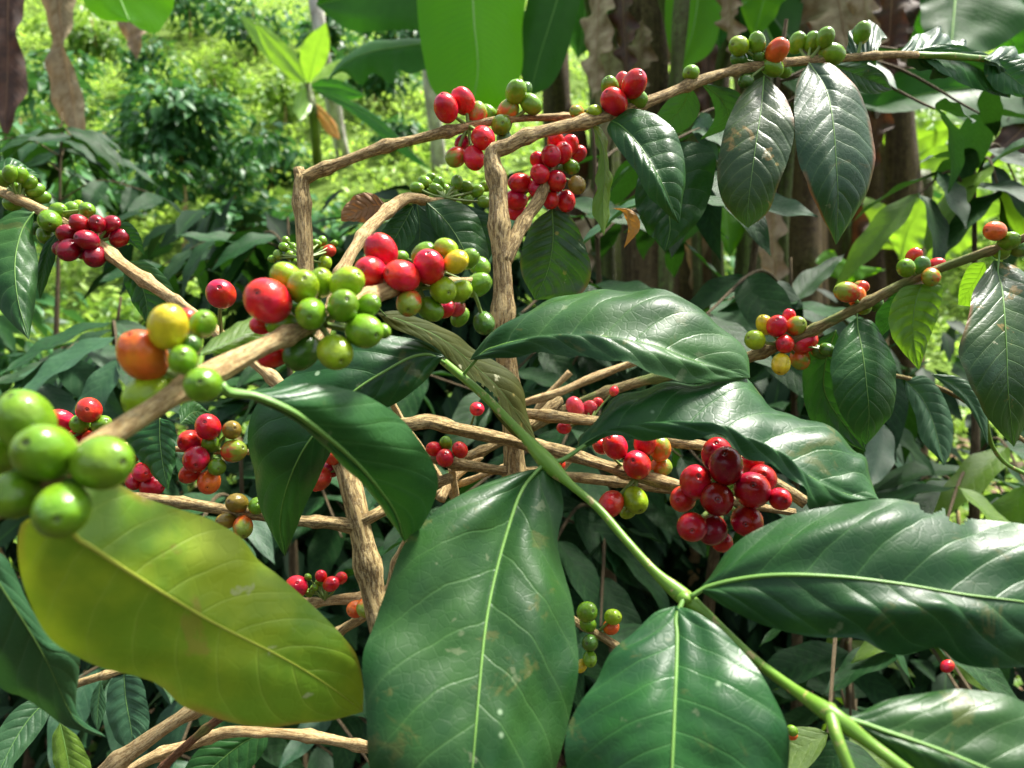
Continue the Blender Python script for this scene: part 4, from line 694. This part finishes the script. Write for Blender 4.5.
bleaf(BC, [(1050, 70), (1010, 110), (995, 140), (988, 160)], [(1050, 70), (1030, 120), (988, 160)], [(1050, 70), (1070, 120), (1030, 155), (988, 160)], [2., 1.9], mat='banR', rib='ribX', wave=.2)
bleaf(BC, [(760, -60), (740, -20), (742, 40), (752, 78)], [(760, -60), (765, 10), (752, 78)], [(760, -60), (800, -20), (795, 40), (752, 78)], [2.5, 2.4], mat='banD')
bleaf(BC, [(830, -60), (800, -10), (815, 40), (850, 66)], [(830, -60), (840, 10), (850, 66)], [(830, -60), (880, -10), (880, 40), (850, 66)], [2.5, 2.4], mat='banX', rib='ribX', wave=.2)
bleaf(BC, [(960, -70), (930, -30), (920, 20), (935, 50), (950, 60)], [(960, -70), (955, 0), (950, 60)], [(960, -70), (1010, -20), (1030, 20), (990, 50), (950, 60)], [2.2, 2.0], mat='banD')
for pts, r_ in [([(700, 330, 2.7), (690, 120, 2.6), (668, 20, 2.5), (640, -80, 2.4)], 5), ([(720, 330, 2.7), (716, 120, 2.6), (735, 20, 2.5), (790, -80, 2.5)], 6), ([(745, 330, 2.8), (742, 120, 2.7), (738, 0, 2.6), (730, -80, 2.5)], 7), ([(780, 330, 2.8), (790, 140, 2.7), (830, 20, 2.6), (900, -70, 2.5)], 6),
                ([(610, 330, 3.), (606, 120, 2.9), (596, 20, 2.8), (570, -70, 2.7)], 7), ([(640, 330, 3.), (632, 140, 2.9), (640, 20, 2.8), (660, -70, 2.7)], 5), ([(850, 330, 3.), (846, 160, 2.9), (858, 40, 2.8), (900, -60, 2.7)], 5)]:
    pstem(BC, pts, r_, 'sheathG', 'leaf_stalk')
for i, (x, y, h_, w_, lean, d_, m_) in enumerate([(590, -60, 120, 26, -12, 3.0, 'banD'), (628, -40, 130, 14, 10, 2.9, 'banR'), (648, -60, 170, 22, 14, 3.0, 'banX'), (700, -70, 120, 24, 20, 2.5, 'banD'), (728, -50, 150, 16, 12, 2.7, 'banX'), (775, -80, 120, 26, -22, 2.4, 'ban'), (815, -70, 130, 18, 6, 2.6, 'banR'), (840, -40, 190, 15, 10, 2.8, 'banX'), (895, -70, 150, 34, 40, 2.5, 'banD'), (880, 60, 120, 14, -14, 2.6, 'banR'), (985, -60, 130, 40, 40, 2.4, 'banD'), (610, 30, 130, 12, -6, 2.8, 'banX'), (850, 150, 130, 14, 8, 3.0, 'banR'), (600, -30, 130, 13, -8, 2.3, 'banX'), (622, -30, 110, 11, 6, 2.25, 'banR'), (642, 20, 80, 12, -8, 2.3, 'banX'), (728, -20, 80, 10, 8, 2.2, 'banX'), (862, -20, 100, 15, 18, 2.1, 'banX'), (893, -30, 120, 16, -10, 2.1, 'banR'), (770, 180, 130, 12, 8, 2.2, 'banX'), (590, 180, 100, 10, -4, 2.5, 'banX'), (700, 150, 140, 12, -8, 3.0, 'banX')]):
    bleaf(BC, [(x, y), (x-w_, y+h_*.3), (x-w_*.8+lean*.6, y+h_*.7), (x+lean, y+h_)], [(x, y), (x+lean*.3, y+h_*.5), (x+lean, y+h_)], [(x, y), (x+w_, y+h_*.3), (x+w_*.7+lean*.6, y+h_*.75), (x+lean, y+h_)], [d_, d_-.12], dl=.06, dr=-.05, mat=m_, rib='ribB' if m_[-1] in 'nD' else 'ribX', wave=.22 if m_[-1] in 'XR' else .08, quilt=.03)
for i, (x0, x1, x2, r, m, dd) in enumerate([(600, 604, 612, 17, 'sheathG', 3.1), (652, 672, 690, 8, 'sheathG', 2.2), (560, 640, 600, 22, 'sheath', 3.6), (700, 705, 720, 22, 'sheath', 3.4), (815, 800, 770, 24, 'sheath', 3.3), (860, 862, 880, 30, 'sheath', 3.5), (745, 760, 745, 14, 'sheathG', 2.5), (585, 560, 548, 14, 'sheath', 3.3), (930, 900, 900, 16, 'sheath', 3.2)]):
    lb = ['slim green banana stem left of the dark trunks', 'thin greyish banana stem slanting beside the bright leaf', 'brown banana trunk left of the darkest gap', 'thick dark banana trunk behind the folded dark leaf', 'dark banana trunk between the two big hanging leaves', 'broad dark banana trunk right of the hanging leaf with a red margin', 'greenish banana stem above the green cherries', 'narrow brown banana trunk beside the shaded banana leaf', 'narrow banana trunk behind the bright banana leaves'][i]
    bb = gnd(x0, dd); T = thing('banana_plant', bb, lb, 'banana trunk', 'banana trunks at the top right')
    tp_ = P(x2, -120, dd); md = P(x1, 150, dd)
    link('trunk', tube('trunk', [bb, md, tp_], [r*dd/F*1.1, r*dd/F, r*dd/F*.8], M[m], T, nseg=20, rough=.12, n=80), T)
    for q in range((0, 0, 2, 2, 1, 2, 0, 1, 1)[i]):
        xx = x1+rng.uniform(-25, 25); yy = rng.uniform(-40, 120); w = rng.uniform(12, 28); h = rng.uniform(90, 190)
        bleaf(T, [(xx, yy), (xx-w, yy+h*.3), (xx-w*.8, yy+h*.7), (xx+5, yy+h)], [(xx, yy), (xx-3, yy+h*.5), (xx+5, yy+h)], [(xx, yy), (xx+w, yy+h*.3), (xx+w*.5, yy+h*.7), (xx+5, yy+h)], [dd-.15, dd-.25], mat=random.choice(['banX', 'banR', 'banR']), rib='ribX', wave=.3, quilt=.05, name='dead_leaf')
def added_shade_leaf(T, path, w, mat='banD', nu=50, nv=10, droop=.35, tears=7):  # overhead leaf out of view, there to cast shade
    c = cr(path, nu); us = np.linspace(0, 1, nu); tan = np.gradient(c, axis=0); tan /= np.linalg.norm(tan, axis=1)[:, None]
    sd_ = np.cross(tan, [0, 0, 1]); sd_ /= np.linalg.norm(sd_, axis=1)[:, None]; V = []; UV = []
    hw = w*np.sin(np.pi*us.clip(0, 1)**.8)**.45
    for i in range(nu):
        for j in range(nv+1):
            v = -1+2*j/nv; V.append(c[i]+sd_[i]*v*hw[i]*(1-.12*abs(v))+np.array([0, 0, -droop*abs(v)**1.6*hw[i]+.02*math.sin(us[i]*40+v)*abs(v)])); UV.append((us[i], .5+v/2))
    m = nv+1; cut = [set(rng.integers(6, nu-3, tears)), set(rng.integers(6, nu-3, tears))]
    Fc = [(i*m+j, i*m+j+1, (i+1)*m+j+1, (i+1)*m+j) for i in range(nu-1) for j in range(nv) if not (i in cut[j >= nv//2] and (j < nv//2-1 or j > nv//2))]
    o = link('leaf', mesh('leaf', np.array(V)-org(T), Fc, M[mat], UV), T)
    link('midrib', tube('midrib', c[::4], np.linspace(.022, .004, len(c[::4])), M['ribB'], T, nseg=8, n=40), o)
for T, top, L, ang in ((BA, P(640, -150, 2.75), 1.5, (120, 160, 215)), (BC, P(800, -150, 2.9), 1.7, (222, 250, 285)), (BC, P(840, -190, 2.75), 1.9, (196, 236, 264, 300))):  # unseen canopy added above the view to shade trunks and plants below
    for a in ang:
        a = math.radians(a+rng.uniform(-12, 12)); dx, dy = math.cos(a), math.sin(a); q = L*rng.uniform(.85, 1.1)
        if dy < 0: q *= .72
        added_shade_leaf(T, [top, top+[dx*q*.3, dy*q*.3, .38], top+[dx*q*.7, dy*q*.7, .40], top+[dx*q, dy*q, .16]], .26, random.choice(['ban', 'banD']))
BL_ = thing('banana_plant', gnd(-120, 2.6), 'banana plant at the top left with one bright leaf tip and hanging dry leaves', 'banana plant')
b0 = org(BL_); bt = P(-60, -150, 2.8)
link('trunk', tube('trunk', [b0, (b0+bt)/2, bt], [.14, .12, .08], M['sheath'], BL_, nseg=26, rough=.14, n=90), BL_)
bleaf(BL_, [(20, -120), (60, -90), (82, -30), (84, 2), (100, 18), (130, 22)], [(20, -120), (70, -70), (110, -20), (130, 22)], [(20, -120), (110, -110), (160, -60), (174, -5), (165, 20), (157, 33), (142, 30), (130, 22)], [2.6, 2.4], mat='ban', label='bright leaf tip')
bleaf(BL_, [(30, -90), (-5, -40), (-20, 30), (-10, 80), (5, 140)], [(30, -90), (10, -20), (8, 60), (5, 140)], [(30, -90), (28, -30), (20, 30), (26, 90), (5, 140)], [2.5, 2.4], mat='banR', rib='ribX', wave=.15, quilt=.06, label='rusty dead leaf at the left edge')
bleaf(BL_, [(50, -90), (38, -30), (48, 30), (50, 70), (52, 105), (78, 138)], [(50, -90), (55, -20), (62, 40), (70, 95), (78, 138)], [(50, -90), (76, -40), (72, 10), (70, 60), (80, 90), (88, 125), (78, 138)], [2.7, 2.6, 2.5], dl=.05, dr=-.04, mat='banX', rib='ribX', wave=.12, quilt=.06, label='tan dry leaf hanging like a rag')
bleaf(BL_, [(110, -60), (112, -10), (120, 30), (137, 60)], [(110, -60), (125, 0), (137, 60)], [(110, -60), (140, -10), (146, 30), (137, 60)], [4.2, 4.2], mat='banX', rib='ribX', wave=.3)
BS = thing('banana_plant', hit(318, 172)[0], 'small young banana plant on the sunny slope at upper left centre', 'banana plant')
h, dd = hit(318, 172); dd = min(dd, 8.)
link('trunk', tube('trunk', [h, P(314, 120, dd), P(308, 85, dd)], [.06, .05, .035], M['sheathG'], BS, nseg=18, n=40), BS)
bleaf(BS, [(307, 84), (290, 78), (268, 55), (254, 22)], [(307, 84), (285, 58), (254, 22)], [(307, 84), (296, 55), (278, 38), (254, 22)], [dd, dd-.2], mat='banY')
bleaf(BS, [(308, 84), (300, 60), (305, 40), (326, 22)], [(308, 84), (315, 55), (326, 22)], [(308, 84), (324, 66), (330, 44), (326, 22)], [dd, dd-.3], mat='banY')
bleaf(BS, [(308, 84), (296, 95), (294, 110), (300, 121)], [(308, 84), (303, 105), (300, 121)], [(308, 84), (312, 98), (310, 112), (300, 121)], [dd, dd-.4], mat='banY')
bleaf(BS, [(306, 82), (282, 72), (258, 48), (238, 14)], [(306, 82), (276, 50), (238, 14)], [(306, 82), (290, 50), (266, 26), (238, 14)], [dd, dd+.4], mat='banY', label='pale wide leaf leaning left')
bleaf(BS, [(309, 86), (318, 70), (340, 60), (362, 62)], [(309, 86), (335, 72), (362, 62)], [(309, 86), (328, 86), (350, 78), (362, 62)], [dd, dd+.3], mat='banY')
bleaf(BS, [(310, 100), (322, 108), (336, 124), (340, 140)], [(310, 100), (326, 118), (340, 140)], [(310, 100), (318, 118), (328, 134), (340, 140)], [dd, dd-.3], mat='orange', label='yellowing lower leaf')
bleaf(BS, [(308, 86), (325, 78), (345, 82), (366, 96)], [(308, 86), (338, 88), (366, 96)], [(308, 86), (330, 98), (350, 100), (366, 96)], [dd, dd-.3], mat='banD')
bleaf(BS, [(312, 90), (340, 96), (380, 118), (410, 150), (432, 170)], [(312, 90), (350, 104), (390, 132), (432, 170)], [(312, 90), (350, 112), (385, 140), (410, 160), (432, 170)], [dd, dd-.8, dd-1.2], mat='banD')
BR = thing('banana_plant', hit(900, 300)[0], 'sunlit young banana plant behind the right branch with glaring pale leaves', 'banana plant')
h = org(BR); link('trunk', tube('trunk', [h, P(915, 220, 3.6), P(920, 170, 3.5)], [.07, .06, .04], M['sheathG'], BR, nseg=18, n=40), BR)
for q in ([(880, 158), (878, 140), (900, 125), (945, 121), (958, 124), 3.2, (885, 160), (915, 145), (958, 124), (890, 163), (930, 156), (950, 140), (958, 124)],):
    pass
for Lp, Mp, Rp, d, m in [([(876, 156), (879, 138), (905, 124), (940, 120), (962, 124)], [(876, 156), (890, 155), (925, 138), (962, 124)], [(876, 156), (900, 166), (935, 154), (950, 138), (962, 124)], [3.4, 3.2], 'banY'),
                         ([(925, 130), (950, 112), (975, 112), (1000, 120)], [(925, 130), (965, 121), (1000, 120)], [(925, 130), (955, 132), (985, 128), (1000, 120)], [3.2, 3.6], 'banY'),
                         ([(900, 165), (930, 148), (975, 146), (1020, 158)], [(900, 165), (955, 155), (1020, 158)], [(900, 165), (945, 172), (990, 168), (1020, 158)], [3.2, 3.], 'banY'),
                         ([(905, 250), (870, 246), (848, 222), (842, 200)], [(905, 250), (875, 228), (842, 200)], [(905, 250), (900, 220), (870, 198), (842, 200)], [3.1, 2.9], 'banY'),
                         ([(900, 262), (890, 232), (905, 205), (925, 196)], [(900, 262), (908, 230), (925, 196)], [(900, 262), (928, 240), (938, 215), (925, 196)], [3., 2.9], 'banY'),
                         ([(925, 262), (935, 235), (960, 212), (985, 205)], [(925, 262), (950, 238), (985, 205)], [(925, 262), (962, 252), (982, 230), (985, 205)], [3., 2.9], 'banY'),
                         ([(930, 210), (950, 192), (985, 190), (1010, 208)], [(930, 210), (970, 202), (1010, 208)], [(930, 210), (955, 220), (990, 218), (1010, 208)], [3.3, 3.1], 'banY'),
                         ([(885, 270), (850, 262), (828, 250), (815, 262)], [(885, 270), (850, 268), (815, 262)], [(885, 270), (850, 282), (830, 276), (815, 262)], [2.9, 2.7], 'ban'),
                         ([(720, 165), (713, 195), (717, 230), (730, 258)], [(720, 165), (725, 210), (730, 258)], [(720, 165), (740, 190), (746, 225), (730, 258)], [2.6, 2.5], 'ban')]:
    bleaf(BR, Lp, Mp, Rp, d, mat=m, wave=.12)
# pale tree trunk on the slope
for lb, x0, y0, x1, y1, r in [('slim whitish tree trunk rising on the slope right of the young banana plant', 345, 165, 308, -60, 8), ('grey pale tree trunk on the slope behind the big backlit banana leaf', 440, 170, 425, -60, 9)]:
    h, dd = hit(x0, y0); T = thing('tree', h, lb, 'tree'); dd = min(dd, 9)
    link('trunk', tube('trunk', [h, P((x0+x1)/2-3, (y0+y1)/2, dd), P(x1, y1, dd)], [r*dd/F, r*dd/F*.85, r*dd/F*.7], M['barkW'], T, nseg=18, n=60, rough=.1), T)
# ================================================================== leaf soups: shrubs, hill growth, litter
TU = np.array([0, .3, .65, 1.]); TW = np.array([.06, 1., .8, .03])
def soup(cent, dirn, up, L, W, fold=.25, droop=.25):
    n = len(cent); d = dirn/np.linalg.norm(dirn, axis=1)[:, None]; x = np.cross(d, up); x /= np.linalg.norm(x, axis=1)[:, None]+1e-6; z = np.cross(x, d)
    V = np.zeros((n, 4, 3, 3)); UV = np.zeros((n, 4, 3, 2))
    for i in range(4):
        for j, v in enumerate((-1, 0, 1)):
            V[:, i, j] = cent+d*(L*TU[i])[:, None]+x*(v*W*TW[i])[:, None]+z*(abs(v)*fold*W*TW[i]-droop*L*TU[i]**2)[:, None]
            UV[:, i, j] = (TU[i], .5+v/2)
    b = np.arange(n)[:, None]*12; q = np.array([[i*3+j, i*3+j+1, (i+1)*3+j+1, (i+1)*3+j] for i in range(3) for j in range(2)])
    Q = (b[:, :, None]+q[None]).reshape(-1, 4)
    return V.reshape(-1, 3), Q, UV.reshape(-1, 2)
def soupmesh(name, cent, dirn, up, L, W, mat, T=None, fold=.25, droop=.25):
    V, Q, UV = soup(cent, dirn, up, L, W, fold, droop); o0 = org(T) if T is not None else 0
    return qmesh(name, V-o0, Q, M[mat], UV, np.repeat(rng.random(len(cent)), 12))
def shrub(px, py, hpx, label, mat='bush', wf=.8, L=.12, n=700, name='coffee_shrub', cat='shrub', maxd=14, group='shrubs growing up the slope'):
    h, dd = hit(px, py); hm = hpx*dd/F
    T = thing(name, h, label, cat, group); R = hm*wf/2
    link('trunk', tube('trunk', [h-[0, 0, .05], h+[.02, 0, hm*.4], h+[-.03, 0, hm*.8]], [.03, .022, .01], M['bark'], T, nseg=8, n=16), T)
    K = 16; cc = np.array([h+np.array([rng.normal(0, R*.5), rng.normal(0, R*.4), hm*(.30+.62*rng.random())]) for _ in range(K)])
    w = rng.integers(0, K, n); dirs = rng.normal(0, 1, (n, 3)); dirs /= np.linalg.norm(dirs, axis=1)[:, None]
    cent = cc[w]+dirs*(R*.42*rng.random(n)**.4)[:, None]*np.array([1.1, 1, .7])
    dl = dirs*np.array([1, 1, .3])+rng.normal(0, .3, (n, 3))+np.array([0, 0, -.35]); up = np.array([0, 0, 1.])+rng.normal(0, .35, (n, 3))
    Ls = L*rng.uniform(.6, 1.25, n)
    link('crown', soupmesh('crown', cent, dl, up, Ls, Ls*.22, mat, T), T); return T
for a in [(185, 250, 170, 'dark leafy coffee shrub on the sunny slope right of the dry hanging banana leaf', 'bush', .75, .16, 1500),
          (235, 215, 70, 'small dark shrub on the slope left of the young banana plant', 'bush', 1.2, .15, 500),
          (110, 205, 90, 'light green shrub with yellowish leaves left of the dark slope shrub', 'bushL', 1., .14, 600),
          (30, 240, 150, 'dark shrub low at the left edge behind the green cherries', 'bush', 1., .13, 900),
          (95, 60, 50, 'shrub high on the slope under the bright banana leaf tip', 'bushL', 1.3, .2, 500),
          (190, 40, 60, 'dark shrub at the very top of the slope left of the whitish trunk', 'bush', 1.4, .24, 500),
          (255, 60, 70, 'grey green shrub at the top of the slope beside the young banana leaf', 'bush', 1.1, .22, 500),
          (375, 105, 55, 'shrub behind the ragged arching banana leaf', 'bush', 1.4, .2, 500),
          (285, 130, 50, 'small shrub just left of the young banana plant stem', 'bushL', 1.2, .16, 400),
          (400, 150, 30, 'low dark shrub on bright grass under the arching banana leaf', 'bush', 1.8, .15, 350),
          (950, 250, 190, 'feathery yellow green bush behind the sunlit banana leaves at right', 'bushL', 1., .09, 2600),
          (1010, 300, 150, 'feathery bright bush at the right edge', 'bushL', .9, .09, 1600),
          (800, 300, 110, 'dark shrub in the shade behind the banana trunks', 'bush', 1.4, .14, 900),
          (60, 130, 80, 'mid green shrub on the slope between the two dry hanging banana leaves', 'bush', 1.2, .18, 500),
          (330, 60, 40, 'dark bush at the top of the slope beside the whitish trunk', 'bush', 1.6, .25, 400),
          (270, 190, 45, 'grey green bush on the slope under the young banana plant', 'bush', 1.6, .14, 500),
          (215, 110, 50, 'yellowish bush on the slope above the dark leafy shrub', 'bushL', 1.4, .15, 500),
          (150, 100, 60, 'round dark bush upslope of the dark leafy shrub', 'bush', 1.1, .16, 500),
          (245, 260, 60, 'dark coffee bush right of the biggest slope shrub', 'bush', 1.3, .14, 800),
          (130, 230, 60, 'coffee bush low on the slope above the dark red cherry bunch', 'bush', 1.2, .13, 600),
          (410, 60, 40, 'bush high on the slope below the dark banana leaf at the top', 'bush', 1.6, .25, 400),
          (630, 330, 120, 'dark shrub low behind the centre leaves', 'bush', 1.4, .13, 900),
          (330, 300, 90, 'dark shrub in the shade behind the left arched stem', 'bush', 1.8, .13, 900),
          (140, 340, 45, 'low bright weed clump on the grass at left', 'bushL', 2., .09, 500)]:
    shrub(a[0], a[1], a[2], a[3], a[4], a[5], a[6], a[7])
def near_shrub(px, d, top, label, rw, n, mat='bushK', L=.13):  # added to cover bright gaps; default leaf colour carries the shade
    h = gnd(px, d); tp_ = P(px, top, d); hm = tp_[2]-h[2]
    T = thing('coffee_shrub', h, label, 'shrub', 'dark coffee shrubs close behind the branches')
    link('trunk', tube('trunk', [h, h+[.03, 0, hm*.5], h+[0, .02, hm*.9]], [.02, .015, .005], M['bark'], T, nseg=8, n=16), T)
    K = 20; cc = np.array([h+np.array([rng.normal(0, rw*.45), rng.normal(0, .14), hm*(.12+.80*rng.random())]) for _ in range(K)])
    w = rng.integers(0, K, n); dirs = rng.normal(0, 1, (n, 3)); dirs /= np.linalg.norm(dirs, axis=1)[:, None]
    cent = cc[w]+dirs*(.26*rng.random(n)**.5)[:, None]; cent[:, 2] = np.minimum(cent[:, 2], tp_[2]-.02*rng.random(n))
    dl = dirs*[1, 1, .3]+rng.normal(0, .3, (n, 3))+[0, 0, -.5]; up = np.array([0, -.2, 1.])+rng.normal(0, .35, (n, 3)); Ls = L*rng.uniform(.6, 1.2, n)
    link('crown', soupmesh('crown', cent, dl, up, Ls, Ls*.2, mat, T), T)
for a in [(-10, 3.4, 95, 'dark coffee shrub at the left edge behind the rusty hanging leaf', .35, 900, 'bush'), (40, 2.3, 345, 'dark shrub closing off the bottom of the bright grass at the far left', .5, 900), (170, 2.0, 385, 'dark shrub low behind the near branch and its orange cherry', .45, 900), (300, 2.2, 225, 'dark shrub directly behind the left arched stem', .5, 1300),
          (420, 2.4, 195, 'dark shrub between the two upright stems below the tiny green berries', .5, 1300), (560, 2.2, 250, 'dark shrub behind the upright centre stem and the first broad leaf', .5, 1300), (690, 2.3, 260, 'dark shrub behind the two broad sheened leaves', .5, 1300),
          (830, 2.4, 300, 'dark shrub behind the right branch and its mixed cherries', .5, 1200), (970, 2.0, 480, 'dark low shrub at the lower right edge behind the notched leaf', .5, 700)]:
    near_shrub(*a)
# terrain ------------------------------------------------------------------
def grid(name, x0, x1, y0, y1, nx, ny, mat, zo=0):
    xs = np.linspace(x0, x1, nx); ys = y0+(y1-y0)*np.linspace(0, 1, ny)**1.5; X, Y = np.meshgrid(xs, ys); Z = terr(X, Y)+zo
    V = np.stack([X, Y, Z], -1).reshape(-1, 3); Q = [(i*nx+j, i*nx+j+1, (i+1)*nx+j+1, (i+1)*nx+j) for i in range(ny-1) for j in range(nx-1)]
    return tag(link(name, mesh(name, V, Q, mat)), kind='structure')
t = NT('slope_soil'); tc = t.n('ShaderNodeTexCoord').outputs['Object']; sp = t.n('ShaderNodeSeparateXYZ'); t.put(sp.inputs[0], tc)
n1 = t.noise(tc, 1.1, 5); n2 = t.noise(tc, 14, 5, .65)
soil = t.mix(t.ss(n2, .35, .65), (.010, .007, .005, 1), (.05, .034, .02, 1)); grass = t.mix(n2, (.06, .12, .015, 1), (.16, .24, .03, 1))
far = t.math('ADD', t.ss(sp.outputs[1], 3.4, 5.2), t.math('MULTIPLY', t.math('SUBTRACT', n1, .5), .8), clamp=True)
M['soil'] = t.surf(t.princ(t.mix(far, soil, grass), .9, t.bump(n2, .9, .03), .2))
grid('hillside', -60, 60, -6, 90, 160, 200, M['soil'])
def scatter(n, y0, y1, pw, fx=.8):
    y = y0+(y1-y0)*rng.random(n)**pw; x = (rng.random(n)*2-1)*y*fx
    return np.stack([x, y, terr(x, y)], 1)
n = 90000; c = scatter(n, 3.6, 24, 1.15)
hh = np.abs(rng.normal(0, .08, n))*(1+1.5*(np.sin(c[:, 0]*2.1+c[:, 1])*np.sin(c[:, 1]*1.7) > .3)); c[:, 2] += hh
keep = rng.random(n) < .45+.55*(np.sin(c[:, 0]*1.1+2)+np.sin(c[:, 1]*1.4+c[:, 0]) > -.4); c = c[keep]; n = len(c)
dl = rng.normal(0, .7, (n, 3)); dl[:, 2] = rng.uniform(-.1, 1.2, n); up = rng.normal(0, .4, (n, 3))+[0, -.3, 1]; Ls = rng.uniform(.03, .10, n)*(1+c[:, 1]*.04)
tag(link('undergrowth', soupmesh('undergrowth', c, dl, up, Ls, Ls*rng.uniform(.12, .35, n), 'grassY')), 'bright yellow green grass and weeds covering the sunny slope', 'undergrowth', kind='stuff')
n = 14000; c = scatter(n, .6, 5.5, .8, 1.1); c[:, 2] += .01+.03*rng.random(n); dl = rng.normal(0, 1, (n, 3)); dl[:, 2] *= .25; up = rng.normal(0, .4, (n, 3))+[0, 0, 1]; Ls = rng.uniform(.03, .13, n)
tag(link('leaf_litter', soupmesh('leaf_litter', c, dl, up, Ls, Ls*rng.uniform(.1, .3, n), 'litter')), 'brown dry leaf litter on the shaded ground', 'leaf litter', kind='stuff')
n = 9000; c = scatter(n, .9, 4.6, .8, 1.0); keep = np.sin(c[:, 0]*4+1)+np.sin(c[:, 1]*5+c[:, 0]*2) > .2; c = c[keep]; n = len(c); c[:, 2] += .02+.10*rng.random(n)
dl = rng.normal(0, 1, (n, 3)); dl[:, 2] = rng.uniform(0, 1, n); up = rng.normal(0, .4, (n, 3))+[0, 0, 1]; Ls = rng.uniform(.02, .06, n)
tag(link('weeds', soupmesh('weeds', c, dl, up, Ls, Ls*.3, 'bushL')), 'small green weeds growing through the leaf litter', 'weeds', kind='stuff')
# ================================================================== light, sky, camera
w = bpy.data.worlds.new('World'); S.world = w; w.use_nodes = True; nt = w.node_tree; nt.nodes.clear()
sky = nt.nodes.new('ShaderNodeTexSky'); sky.sky_type = 'NISHITA'; sky.sun_disc = False
SUN_EL, SUN_AZ = 64, 58      # azimuth clockwise from +Y
sky.sun_elevation = math.radians(SUN_EL); sky.sun_rotation = math.radians(SUN_AZ); sky.dust_density = 4; sky.air_density = 1.2; sky.ozone_density = 1
hs = nt.nodes.new('ShaderNodeHueSaturation'); hs.inputs['Saturation'].default_value = .5; nt.links.new(sky.outputs[0], hs.inputs['Color'])
bg = nt.nodes.new('ShaderNodeBackground'); bg.inputs[1].default_value = .115; nt.links.new(hs.outputs[0], bg.inputs[0])
wo = nt.nodes.new('ShaderNodeOutputWorld'); nt.links.new(bg.outputs[0], wo.inputs[0])
sl = bpy.data.lights.new('sun', 'SUN'); sl.energy = 4.6; sl.angle = math.radians(10); sl.color = (1, .96, .88); so = bpy.data.objects.new('sun', sl); COL.objects.link(so)
az = math.radians(SUN_AZ); el = math.radians(SUN_EL); sd = Vector((math.sin(az)*math.cos(el), math.cos(az)*math.cos(el), math.sin(el)))
so.rotation_euler = sd.to_track_quat('Z', 'Y').to_euler()
cam = bpy.data.cameras.new('camera'); co = bpy.data.objects.new('camera', cam); COL.objects.link(co); S.camera = co
cam.sensor_width = 36; cam.lens = 36*F/1024; co.location = CAM; co.rotation_euler = (math.pi/2+PITCH, 0, 0); cam.clip_start = .01; cam.clip_end = 400
cam.dof.use_dof = True; cam.dof.focus_distance = .42; cam.dof.aperture_fstop = 12
for o in bpy.data.objects:
    if '_o' in o: del o['_o']
vs = S.view_settings; vs.view_transform = 'Standard'; vs.look = 'None'; vs.exposure = 1.4; vs.gamma = 1; vs.use_curve_mapping = False
cy = S.cycles; cy.use_denoising = True; cy.max_bounces = 7; cy.transparent_max_bounces = 4; cy.diffuse_bounces = 4; cy.glossy_bounces = 3; cy.transmission_bounces = 4; cy.caustics_reflective = False; cy.sample_clamp_indirect = 6
